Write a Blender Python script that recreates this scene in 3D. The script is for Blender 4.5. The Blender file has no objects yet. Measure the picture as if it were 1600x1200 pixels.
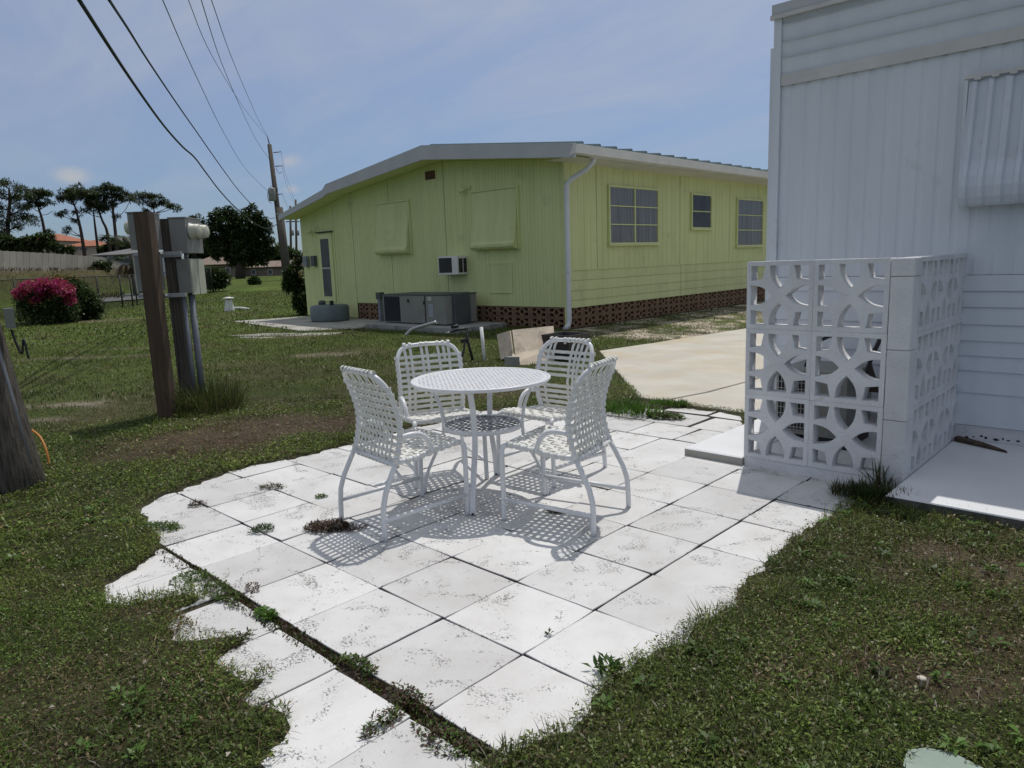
import bpy, bmesh, math, random
import numpy as np
from mathutils import Vector, Matrix

random.seed(7); rng = np.random.default_rng(7)
C = bpy.context.scene.collection
sc = bpy.context.scene
PI = math.pi

# ------------------------------------------------------------------ camera
CAM_R = np.array([[0.722889, -0.689992, -0.036695], [-0.101000, -0.158070, 0.982249], [-0.683544, -0.706350, -0.184000]])
F_PX = 1123.41; PITCH, ROLL, YAW, CAM_H = 0.1692524, -0.0367033, 0.76245, 1.4898
def _axes():
    a = np.array([math.cos(YAW), -math.sin(YAW), 0]); b = np.array([math.sin(YAW), math.cos(YAW), 0])
    fw = np.array([0, math.cos(PITCH), -math.sin(PITCH)]); rt = np.array([1.0, 0, 0]); up = np.cross(rt, fw)
    R = np.array([math.cos(ROLL)*rt+math.sin(ROLL)*up, -math.sin(ROLL)*rt+math.cos(ROLL)*up, fw])
    return R @ np.array([a, b, [0, 0, 1.0]]).T
CAM_R = _axes()
CAM_P = np.array([1.759, -1.846, CAM_H])
cam_d = bpy.data.cameras.new('camera'); cam = bpy.data.objects.new('camera', cam_d); C.objects.link(cam)
cam_d.sensor_fit = 'HORIZONTAL'; cam_d.sensor_width = 36; cam_d.lens = 36*F_PX/1600
cam_d.clip_start = 0.05; cam_d.clip_end = 3000
m = Matrix(((CAM_R[0][0], CAM_R[1][0], -CAM_R[2][0], CAM_P[0]), (CAM_R[0][1], CAM_R[1][1], -CAM_R[2][1], CAM_P[1]),
            (CAM_R[0][2], CAM_R[1][2], -CAM_R[2][2], CAM_P[2]), (0, 0, 0, 1)))
cam.matrix_world = m; sc.camera = cam

# ------------------------------------------------------------------ world, sun, exposure
SUN_AZ, SUN_EL = math.radians(112), math.radians(65)
SUN_DIR = Vector((math.cos(SUN_AZ)*math.cos(SUN_EL), math.sin(SUN_AZ)*math.cos(SUN_EL), math.sin(SUN_EL)))
w = bpy.data.worlds.new('World'); sc.world = w; w.use_nodes = True
nt = w.node_tree; nt.nodes.clear(); N = nt.nodes.new; L = nt.links.new
wo = N('ShaderNodeOutputWorld'); bg = N('ShaderNodeBackground'); sky = N('ShaderNodeTexSky')
sky.sky_type = 'NISHITA'; sky.sun_disc = False; sky.sun_elevation = SUN_EL
sky.sun_rotation = math.atan2(SUN_DIR.x, SUN_DIR.y) % (2*PI)
sky.air_density = 1.0; sky.dust_density = 0.35; sky.ozone_density = 1.6
bg.inputs['Strength'].default_value = 0.112
tc = N('ShaderNodeTexCoord'); sep = N('ShaderNodeSeparateXYZ'); L(tc.outputs['Generated'], sep.inputs[0])
# thin high cloud: noise on a plane overhead
zc = N('ShaderNodeMath'); zc.operation = 'ADD'; zc.inputs[1].default_value = 0.18; L(sep.outputs['Z'], zc.inputs[0])
zm = N('ShaderNodeMath'); zm.operation = 'MAXIMUM'; zm.inputs[1].default_value = 0.05; L(zc.outputs[0], zm.inputs[0])
dv = N('ShaderNodeVectorMath'); dv.operation = 'DIVIDE'; L(tc.outputs['Generated'], dv.inputs[0])
cb = N('ShaderNodeCombineXYZ')
for i in range(3): L(zm.outputs[0], cb.inputs[i])
L(cb.outputs[0], dv.inputs[1])
mp = N('ShaderNodeMapping'); mp.inputs['Scale'].default_value = (0.9, 2.2, 1); mp.inputs['Rotation'].default_value = (0, 0, 0.5); mp.inputs['Location'].default_value = (3.3, 1.2, 0); L(dv.outputs[0], mp.inputs[0])
nz = N('ShaderNodeTexNoise'); nz.inputs['Scale'].default_value = 1.1; nz.inputs['Detail'].default_value = 7; nz.inputs['Roughness'].default_value = 0.58
nz.inputs['Distortion'].default_value = 0.6; L(mp.outputs[0], nz.inputs['Vector'])
cr = N('ShaderNodeValToRGB'); cr.color_ramp.elements[0].position = 0.40; cr.color_ramp.elements[1].position = 0.80; L(nz.outputs['Fac'], cr.inputs[0])
cm = N('ShaderNodeMath'); cm.operation = 'MULTIPLY'; cm.inputs[1].default_value = 0.62; L(cr.outputs[0], cm.inputs[0])
# clear deep blue air low down, thin white veil higher up
zr = N('ShaderNodeValToRGB'); L(sep.outputs['Z'], zr.inputs[0]); zr.color_ramp.elements[0].position = 0.02; zr.color_ramp.elements[0].color = (.36, .44, .60, 1); zr.color_ramp.elements[1].position = 0.62; zr.color_ramp.elements[1].color = (1, 1, 1, 1)
e_ = zr.color_ramp.elements.new(.28); e_.color = (.60, .665, .80, 1)
tn = N('ShaderNodeMixRGB'); tn.blend_type = 'MULTIPLY'; tn.inputs['Fac'].default_value = 1; L(sky.outputs[0], tn.inputs['Color1']); L(zr.outputs[0], tn.inputs['Color2'])
vz_ = N('ShaderNodeMapRange'); vz_.inputs['From Min'].default_value = .05; vz_.inputs['From Max'].default_value = .45; vz_.inputs['To Min'].default_value = .15; vz_.inputs['To Max'].default_value = 1.0; L(sep.outputs['Z'], vz_.inputs['Value'])
ca_ = N('ShaderNodeMath'); ca_.operation = 'ADD'; ca_.inputs[1].default_value = .54; L(cm.outputs[0], ca_.inputs[0])
cv_ = N('ShaderNodeMath'); cv_.operation = 'MULTIPLY'; L(ca_.outputs[0], cv_.inputs[0]); L(vz_.outputs[0], cv_.inputs[1])
mx = N('ShaderNodeMixRGB'); mx.inputs['Color2'].default_value = (4.5, 4.6, 4.85, 1); L(cv_.outputs[0], mx.inputs['Fac']); L(tn.outputs[0], mx.inputs['Color1'])
last = mx
def ray(u, v):
    return np.array([(u-800)/F_PX, -(v-600)/F_PX, 1.0]) @ CAM_R
# three small cumulus near the horizon
nz2 = N('ShaderNodeTexNoise'); nz2.inputs['Scale'].default_value = 34; nz2.inputs['Detail'].default_value = 6; L(tc.outputs['Generated'], nz2.inputs['Vector'])
for (u, v, rad, amp) in ((112, 276, 0.034, 0.8), (452, 252, 0.03, 0.55), (455, 296, 0.022, 0.5), (1500, -300, 0.2, 0.3), (300, -500, 0.25, 0.3)):
    d = ray(u, v); d /= np.linalg.norm(d)
    sb = N('ShaderNodeVectorMath'); sb.operation = 'SUBTRACT'; L(tc.outputs['Generated'], sb.inputs[0]); sb.inputs[1].default_value = d
    sm = N('ShaderNodeVectorMath'); sm.operation = 'MULTIPLY'; sm.inputs[1].default_value = (1, 1, 1.9); L(sb.outputs[0], sm.inputs[0])
    ln = N('ShaderNodeVectorMath'); ln.operation = 'LENGTH'; L(sm.outputs[0], ln.inputs[0])
    ma = N('ShaderNodeMapRange'); ma.inputs['From Min'].default_value = 0; ma.inputs['From Max'].default_value = rad
    ma.inputs['To Min'].default_value = 1.0; ma.inputs['To Max'].default_value = 0; L(ln.outputs['Value'], ma.inputs['Value'])
    ad = N('ShaderNodeMath'); ad.operation = 'ADD'; L(ma.outputs[0], ad.inputs[0]); L(nz2.outputs['Fac'], ad.inputs[1])
    m2 = N('ShaderNodeMapRange'); m2.inputs['From Min'].default_value = 0.75; m2.inputs['From Max'].default_value = 1.25; m2.inputs['To Max'].default_value = amp; L(ad.outputs[0], m2.inputs['Value'])
    m3 = N('ShaderNodeMath'); m3.operation = 'MULTIPLY'; L(m2.outputs[0], m3.inputs[0])
    st = N('ShaderNodeMath'); st.operation = 'GREATER_THAN'; st.inputs[1].default_value = 0.0; L(ma.outputs[0], st.inputs[0]); L(ma.outputs[0], m3.inputs[1])
    q = N('ShaderNodeMixRGB'); q.inputs['Color2'].default_value = (4.4, 4.4, 4.5, 1); L(m3.outputs[0], q.inputs['Fac']); L(last.outputs[0], q.inputs['Color1']); last = q
L(last.outputs[0], bg.inputs['Color']); L(bg.outputs[0], wo.inputs[0])
sun_d = bpy.data.lights.new('sun', 'SUN'); sun_d.energy = 2.6; sun_d.angle = math.radians(0.53); sun_d.color = (1.0, 0.955, 0.89)
sun = bpy.data.objects.new('sun', sun_d); C.objects.link(sun); sun.rotation_euler = (-SUN_DIR).to_track_quat('-Z', 'Y').to_euler(); sun.location = SUN_DIR*60
vs = sc.view_settings; vs.view_transform = 'Standard'; vs.look = 'None'; vs.gamma = 1; vs.exposure = 0.0; vs.use_curve_mapping = False

# ------------------------------------------------------------------ survey helpers (photogrammetry of the real place)
def gp(u, v, z=0.0):
    d = ray(u, v); t = (z-CAM_P[2])/d[2]; return CAM_P+t*d
def dp(u, v, depth):
    return CAM_P+ray(u, v)*depth

# ------------------------------------------------------------------ noise
def vnoise(x, y, s, seed=0):
    x = np.asarray(x, float)/s+1000; y = np.asarray(y, float)/s+1000
    xi = np.floor(x).astype(np.int64); yi = np.floor(y).astype(np.int64); fx = x-xi; fy = y-yi
    fx = fx*fx*(3-2*fx); fy = fy*fy*(3-2*fy)
    def h(a, b):
        n = (a*374761393+b*668265263+seed*974711) & 0x7fffffff
        n = ((n ^ (n >> 13))*1274126177) & 0x7fffffff
        return ((n ^ (n >> 16)) & 0xffff)/65535.0
    return (h(xi, yi)*(1-fx)+h(xi+1, yi)*fx)*(1-fy)+(h(xi, yi+1)*(1-fx)+h(xi+1, yi+1)*fx)*fy
def fbm(x, y, s, seed=0): return 0.55*vnoise(x, y, s, seed)+0.3*vnoise(x, y, s*.47, seed+1)+0.15*vnoise(x, y, s*.21, seed+2)
def sstep(a, b, x):
    t = np.clip((np.asarray(x, float)-a)/(b-a), 0, 1); return t*t*(3-2*t)

# ------------------------------------------------------------------ materials
MATS = {}
def mat(name, c1, c2=None, scale=6.0, rough=0.6, bump=0.0, bscale=60.0, metal=0.0, spec=0.4, detail=5, stretch=None, ramp=(0.35, 0.65),
        dirt=None, dscale=3.0, dramp=(0.55, 0.75), rnd=0.0):
    mm = bpy.data.materials.new(name); mm.use_nodes = True; t = mm.node_tree; b = t.nodes['Principled BSDF']
    N = t.nodes.new; L = t.links.new
    geo = N('ShaderNodeNewGeometry'); vec = geo.outputs['Position']
    if stretch:
        mpn = N('ShaderNodeMapping'); mpn.inputs['Scale'].default_value = stretch; L(vec, mpn.inputs[0]); vec = mpn.outputs[0]
    col = None
    if c2 is None: c2 = tuple(x*0.85 for x in c1)
    n1 = N('ShaderNodeTexNoise'); n1.inputs['Scale'].default_value = scale; n1.inputs['Detail'].default_value = detail; L(vec, n1.inputs['Vector'])
    r = N('ShaderNodeValToRGB'); r.color_ramp.elements[0].position, r.color_ramp.elements[1].position = ramp
    r.color_ramp.elements[0].color = (*c1, 1); r.color_ramp.elements[1].color = (*c2, 1); L(n1.outputs['Fac'], r.inputs[0]); col = r.outputs[0]
    if dirt:
        n2 = N('ShaderNodeTexNoise'); n2.inputs['Scale'].default_value = dscale; n2.inputs['Detail'].default_value = 8; n2.inputs['Roughness'].default_value = .65; L(geo.outputs['Position'], n2.inputs['Vector'])
        r2 = N('ShaderNodeValToRGB'); r2.color_ramp.elements[0].position, r2.color_ramp.elements[1].position = dramp; L(n2.outputs['Fac'], r2.inputs[0])
        mxn = N('ShaderNodeMixRGB'); mxn.inputs['Color2'].default_value = (*dirt, 1); L(r2.outputs[0], mxn.inputs['Fac']); L(col, mxn.inputs['Color1']); col = mxn.outputs[0]
    if rnd:
        oi = N('ShaderNodeObjectInfo'); mr = N('ShaderNodeMapRange'); mr.inputs['To Min'].default_value = 1-rnd; mr.inputs['To Max'].default_value = 1+rnd*.3; L(oi.outputs['Random'], mr.inputs['Value'])
        mu = N('ShaderNodeVectorMath'); mu.operation = 'SCALE'; L(col, mu.inputs[0]); L(mr.outputs[0], mu.inputs['Scale']); col = mu.outputs[0]
    L(col, b.inputs['Base Color'])
    b.inputs['Roughness'].default_value = rough; b.inputs['Metallic'].default_value = metal
    b.inputs['Specular IOR Level'].default_value = spec
    if bump:
        nb = N('ShaderNodeTexNoise'); nb.inputs['Scale'].default_value = bscale; nb.inputs['Detail'].default_value = 6; L(vec, nb.inputs['Vector'])
        bp = N('ShaderNodeBump'); bp.inputs['Strength'].default_value = min(1, bump); bp.inputs['Distance'].default_value = 0.01; L(nb.outputs['Fac'], bp.inputs['Height']); L(bp.outputs[0], b.inputs['Normal'])
    MATS[name] = mm; return mm

def leafmat(name, trans=0.3, rough=0.45):
    mm = bpy.data.materials.new(name); mm.use_nodes = True; t = mm.node_tree; b = t.nodes['Principled BSDF']; N = t.nodes.new; L = t.links.new
    at = N('ShaderNodeAttribute'); at.attribute_name = 'tint'; L(at.outputs['Color'], b.inputs['Base Color'])
    b.inputs['Roughness'].default_value = rough; b.inputs['Specular IOR Level'].default_value = 0.3
    tr = N('ShaderNodeBsdfTranslucent'); L(at.outputs['Color'], tr.inputs['Color']); mxs = N('ShaderNodeMixShader'); mxs.inputs[0].default_value = trans
    L(b.outputs[0], mxs.inputs[1]); L(tr.outputs[0], mxs.inputs[2]); L(mxs.outputs[0], t.nodes['Material Output'].inputs[0])
    MATS[name] = mm; return mm
LEAF = leafmat('leaf'); PETAL = leafmat('petal', 0.35)

def paver_material():
    mm = bpy.data.materials.new('painted_paver'); mm.use_nodes = True; t = mm.node_tree; b = t.nodes['Principled BSDF']; N = t.nodes.new; L = t.links.new
    geo = N('ShaderNodeNewGeometry'); pos = geo.outputs['Position']
    def noise(s, d=5, r=.6, dist=0.0):
        n = N('ShaderNodeTexNoise'); n.inputs['Scale'].default_value = s; n.inputs['Detail'].default_value = d; n.inputs['Roughness'].default_value = r; n.inputs['Distortion'].default_value = dist; L(pos, n.inputs['Vector']); return n.outputs['Fac']
    def ramp(f, a, c):
        r = N('ShaderNodeMapRange'); r.interpolation_type = 'SMOOTHSTEP'; r.inputs['From Min'].default_value = a; r.inputs['From Max'].default_value = c; L(f, r.inputs['Value']); return r.outputs[0]
    def mul(a, c, k=None):
        q = N('ShaderNodeMath'); q.operation = 'MULTIPLY'; L(a, q.inputs[0])
        if k is None: L(c, q.inputs[1])
        else: q.inputs[1].default_value = k
        return q.outputs[0]
    def mix(f, c1, c2):
        q = N('ShaderNodeMixRGB'); L(f, q.inputs['Fac'])
        (L(c1, q.inputs['Color1']) if not isinstance(c1, tuple) else setattr(q.inputs['Color1'], 'default_value', (*c1, 1)))
        (L(c2, q.inputs['Color2']) if not isinstance(c2, tuple) else setattr(q.inputs['Color2'], 'default_value', (*c2, 1)))
        return q.outputs[0]
    base = mix(ramp(noise(1.7), .35, .7), (.705, .705, .70), (.60, .59, .575))
    base = mix(mul(ramp(noise(7, 9, .75), .46, .74), None, .6), base, (.58, .565, .54))
    oi = N('ShaderNodeObjectInfo'); rr = N('ShaderNodeMapRange'); rr.inputs['To Min'].default_value = .86; rr.inputs['To Max'].default_value = 1.06; L(oi.outputs['Random'], rr.inputs['Value'])
    sca = N('ShaderNodeVectorMath'); sca.operation = 'SCALE'; L(base, sca.inputs[0]); L(rr.outputs[0], sca.inputs['Scale']); base = sca.outputs[0]
    # specks of bare dark concrete where the paint has gone, in drifts
    drift = ramp(noise(3.4, 5, .62, 1.6), .40, .66)
    mps = N('ShaderNodeMapping'); mps.inputs['Scale'].default_value = (1.0, 1.5, 1); mps.inputs['Rotation'].default_value = (0, 0, .6); L(pos, mps.inputs[0])
    ns = N('ShaderNodeTexNoise'); ns.inputs['Scale'].default_value = 74; ns.inputs['Detail'].default_value = 6; ns.inputs['Roughness'].default_value = .70; L(mps.outputs[0], ns.inputs['Vector'])
    thr = N('ShaderNodeMapRange'); thr.inputs['To Min'].default_value = .72; thr.inputs['To Max'].default_value = .505; L(drift, thr.inputs['Value'])
    df = N('ShaderNodeMath'); df.operation = 'SUBTRACT'; L(ns.outputs['Fac'], df.inputs[0]); L(thr.outputs[0], df.inputs[1])
    spk = ramp(df.outputs[0], 0.0, .045)
    col = mix(mul(spk, None, .85), base, (.13, .125, .12))
    n4 = ramp(noise(46, 2, .5), .715, .76); col = mix(mul(n4, None, .8), col, (.16, .15, .14))
    rust = mul(ramp(noise(2.3, 6, .7, 1.2), .58, .78), None, .42); col = mix(rust, col, (.44, .40, .34))
    L(col, b.inputs['Base Color']); b.inputs['Roughness'].default_value = .62; b.inputs['Specular IOR Level'].default_value = .3
    nb = N('ShaderNodeTexNoise'); nb.inputs['Scale'].default_value = 160; nb.inputs['Detail'].default_value = 5; L(pos, nb.inputs['Vector'])
    sb = N('ShaderNodeMath'); sb.operation = 'SUBTRACT'; L(nb.outputs['Fac'], sb.inputs[0]); L(spk, sb.inputs[1])
    bp = N('ShaderNodeBump'); bp.inputs['Strength'].default_value = .35; bp.inputs['Distance'].default_value = .004; L(sb.outputs[0], bp.inputs['Height']); L(bp.outputs[0], b.inputs['Normal'])
    MATS['painted_paver'] = mm; return mm
PAVER = paver_material()
WHITE_TUBE = mat('white_enamel', (.76, .77, .78), (.70, .71, .72), 9, .34, .12, 40, spec=.5, dirt=(.42, .41, .40), dscale=22, dramp=(.62, .75))
STRAP = mat('vinyl_strap', (.74, .74, .71), (.66, .655, .61), 14, .5, .15, 90, dirt=(.45, .44, .40), dscale=30, dramp=(.6, .78))
TABLE_W = mat('table_enamel', (.76, .77, .79), (.70, .71, .73), 12, .38, .2, 80, spec=.5, dirt=(.34, .34, .36), dscale=26, dramp=(.64, .74))
SHELF_D = mat('chipped_enamel', (.10, .11, .13), (.30, .31, .34), 26, .55, .3, 90, ramp=(.42, .6))
BLOCK_W = mat('painted_block', (.76, .77, .79), (.67, .68, .70), 5, .75, .9, 110, dirt=(.42, .42, .41), dscale=9, dramp=(.62, .78), rnd=.08)
SLAB_W = mat('painted_slab', (.76, .77, .78), (.70, .71, .72), 2.5, .6, .25, 120, dirt=(.5, .5, .49), dscale=7, dramp=(.66, .85))
SIDING_W = mat('white_siding', (.68, .715, .765), (.635, .67, .72), 2.2, .5, .12, 40, spec=.4, stretch=(3, 3, .3), dirt=(.52, .53, .53), dscale=3.2, dramp=(.62, .85))
AWNING_W = mat('awning_metal', (.62, .66, .72), (.56, .60, .66), 2.5, .42, .1, 30, dirt=(.5, .46, .42), dscale=6, dramp=(.6, .85))
TRIM_TAN = mat('aged_trim', (.62, .61, .60), (.55, .54, .53), 5, .5, .1, 50)
YELLOW = mat('yellow_siding', (.64, .68, .33), (.56, .60, .28), 1.6, .55, .12, 60, stretch=(3.2, 3.2, .22), ramp=(.38, .75), dirt=(.42, .44, .22), dscale=2.2, dramp=(.58, .85), rnd=.06)
YELLOW_T = mat('yellow_trim', (.65, .69, .34), (.60, .64, .31), 3, .5, .05, 60)
FASCIA = mat('fascia_grey', (.50, .51, .53), (.45, .46, .49), 2, .5, .1, 40)
FASCIA_W = mat('gutter_white', (.74, .73, .70), (.66, .65, .62), 2, .45, .08, 40, dirt=(.45, .42, .36), dscale=2.5, dramp=(.6, .85))
DOWNS = mat('downspout_paint', (.66, .68, .72), (.60, .62, .66), 5, .4, .05, 40)
ROOF_M = mat('roof_metal', (.10, .16, .16), (.08, .13, .14), 4, .45, .05, 30, metal=.3)
BRICKB = mat('tan_breeze_block', (.26, .165, .10), (.20, .125, .075), 9, .85, .6, 120, rnd=.12)
DARK = mat('dark_void', (.012, .012, .012), (.02, .02, .02), 5, .9)
CONC = mat('driveway_concrete', (.59, .56, .49), (.50, .475, .41), 1.4, .8, .4, 140, detail=9, dirt=(.50, .41, .27), dscale=.9, dramp=(.47, .74), rnd=.08)
CONC_D2 = mat('dull_pavement', (.17, .17, .165), (.14, .14, .135), 2, .9)
CONC_D = mat('soiled_concrete', (.13, .125, .115), (.07, .066, .058), 14, .9, .5, 60)
CONC_G = mat('grey_concrete', (.36, .36, .34), (.28, .28, .27), 3, .85, .4, 90, dirt=(.20, .20, .19), dscale=5, dramp=(.5, .7))
CONC_P = mat('pale_paving', (.42, .41, .37), (.34, .33, .29), 1.5, .85, .4, 60, dirt=(.16, .15, .12), dscale=1.3, dramp=(.55, .66), rnd=.2)
METAL_G = mat('grey_cabinet', (.26, .26, .235), (.22, .22, .20), 3, .45, .1, 30)
METAL_D = mat('dark_cabinet', (.07, .075, .085), (.09, .095, .10), 3, .5)
GALV = mat('galvanised', (.40, .41, .42), (.33, .34, .35), 14, .42, .1, 60, metal=.5)
BOX_G = mat('meter_box_grey', (.29, .29, .275), (.235, .235, .225), 4, .5, .08, 40, dirt=(.25, .24, .21), dscale=7, dramp=(.6, .8))
CREAM = mat('cream_enamel', (.55, .55, .45), (.48, .48, .39), 5, .4)
PVC = mat('grey_pvc', (.22, .235, .26), (.17, .185, .21), 5, .4)
WOOD_BR = mat('brown_timber', (.105, .070, .046), (.060, .042, .030), 3, .8, .6, 30, stretch=(9, 9, .7))
WOOD_GR = mat('weathered_pole', (.14, .122, .10), (.045, .04, .034), 5, .9, 1.0, 25, stretch=(12, 12, .35), dirt=(.18, .17, .13), dscale=2, dramp=(.6, .8))
CABLE = mat('cable_black', (.012, .012, .016), (.02, .02, .024), 5, .6)
CORD_O = mat('orange_cord', (.55, .22, .04), (.45, .17, .03), 5, .5)
BOX_B = mat('weathered_beige_board', (.55, .47, .37), (.46, .39, .31), 5, .85, .4, 40, dirt=(.22, .18, .15), dscale=4, dramp=(.52, .7))
BLACK_P = mat('black_plastic', (.018, .018, .02), (.03, .03, .032), 8, .5)
GREEN_LID = mat('green_lid', (.27, .34, .285), (.23, .30, .25), 12, .55, .25, 50)
TANK_M = mat('tank_greygreen', (.15, .19, .19), (.12, .155, .16), 3, .6)
CURTAIN = mat('curtain', (.46, .45, .44), (.26, .255, .26), 2, .8, stretch=(1, 9, .35), ramp=(.3, .7))
CURTAIN_D = mat('dark_curtain', (.13, .13, .135), (.08, .08, .085), 3, .8)
RUST = mat('rusty_metal', (.16, .075, .045), (.09, .05, .035), 20, .8, .4, 90)
FENCE_W = mat('pale_fence_panel', (.46, .42, .35), (.40, .365, .305), 1, .8, .2, 20, rnd=.12)
TILE_O = mat('terracotta_roof', (.36, .13, .065), (.29, .10, .05), 1.2, .8)
WALL_BE = mat('beige_stucco', (.42, .36, .29), (.37, .32, .26), .6, .9)
ROOF_GR = mat('grey_shingle', (.17, .17, .17), (.14, .14, .14), 1.5, .9)
ROOF_TAN = mat('tan_shingle', (.24, .185, .15), (.20, .155, .125), 1.5, .9)
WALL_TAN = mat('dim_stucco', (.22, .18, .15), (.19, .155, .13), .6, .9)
WALL_WH = mat('pale_blue_wall', (.50, .53, .58), (.45, .48, .53), 1, .8)
BARK = mat('pine_bark', (.075, .055, .042), (.05, .037, .03), 3, .9, .5, 12, stretch=(6, 6, 1))
CHAINW = mat('dark_wire', (.035, .035, .032), (.05, .05, .046), 8, .6, metal=.3)
MUSH = mat('mushroom_flesh', (.62, .58, .50), (.5, .46, .38), 20, .6)
WHITE_PVC = mat('white_pvc', (.74, .74, .72), (.66, .66, .64), 8, .45)
STICKER = mat('paper_sticker', (.36, .38, .42), (.30, .32, .36), 30, .6)

def glass():
    mm = bpy.data.materials.new('window_glass'); mm.use_nodes = True; t = mm.node_tree; N = t.nodes.new; L = t.links.new
    t.nodes.remove(t.nodes['Principled BSDF']); tr = N('ShaderNodeBsdfTransparent'); tr.inputs[0].default_value = (.84, .86, .87, 1)
    gl = N('ShaderNodeBsdfGlossy'); gl.inputs['Roughness'].default_value = .03; fr = N('ShaderNodeFresnel'); fr.inputs[0].default_value = 1.32
    nb = N('ShaderNodeTexNoise'); nb.inputs['Scale'].default_value = 1.5; bp = N('ShaderNodeBump'); bp.inputs['Strength'].default_value = .08; L(nb.outputs['Fac'], bp.inputs['Height']); L(bp.outputs[0], gl.inputs['Normal'])
    mxs = N('ShaderNodeMixShader'); L(fr.outputs[0], mxs.inputs[0]); L(tr.outputs[0], mxs.inputs[1]); L(gl.outputs[0], mxs.inputs[2]); L(mxs.outputs[0], t.nodes['Material Output'].inputs[0]); return mm
GLASS = glass()

def ground_material():
    mm = bpy.data.materials.new('lawn_soil'); mm.use_nodes = True; t = mm.node_tree; b = t.nodes['Principled BSDF']; N = t.nodes.new; L = t.links.new
    at = N('ShaderNodeAttribute'); at.attribute_name = 'tint'; geo = N('ShaderNodeNewGeometry')
    n1 = N('ShaderNodeTexNoise'); n1.inputs['Scale'].default_value = 26; n1.inputs['Detail'].default_value = 8; n1.inputs['Roughness'].default_value = .7; L(geo.outputs['Position'], n1.inputs['Vector'])
    n2 = N('ShaderNodeTexNoise'); n2.inputs['Scale'].default_value = 1.3; n2.inputs['Detail'].default_value = 9; n2.inputs['Roughness'].default_value = .72; L(geo.outputs['Position'], n2.inputs['Vector'])
    ad = N('ShaderNodeMath'); ad.operation = 'ADD'; L(n1.outputs['Fac'], ad.inputs[0]); L(n2.outputs['Fac'], ad.inputs[1])
    r = N('ShaderNodeMapRange'); r.inputs['From Min'].default_value = .7; r.inputs['From Max'].default_value = 1.3; r.inputs['To Min'].default_value = .45; r.inputs['To Max'].default_value = 1.5; L(ad.outputs[0], r.inputs['Value'])
    s = N('ShaderNodeVectorMath'); s.operation = 'SCALE'; L(at.outputs['Color'], s.inputs[0]); L(r.outputs[0], s.inputs['Scale']); L(s.outputs[0], b.inputs['Base Color'])
    b.inputs['Roughness'].default_value = .95; b.inputs['Specular IOR Level'].default_value = .1
    bp = N('ShaderNodeBump'); bp.inputs['Strength'].default_value = .8; bp.inputs['Distance'].default_value = .03; L(n1.outputs['Fac'], bp.inputs['Height']); L(bp.outputs[0], b.inputs['Normal'])
    return mm
GROUND = ground_material()

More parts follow.
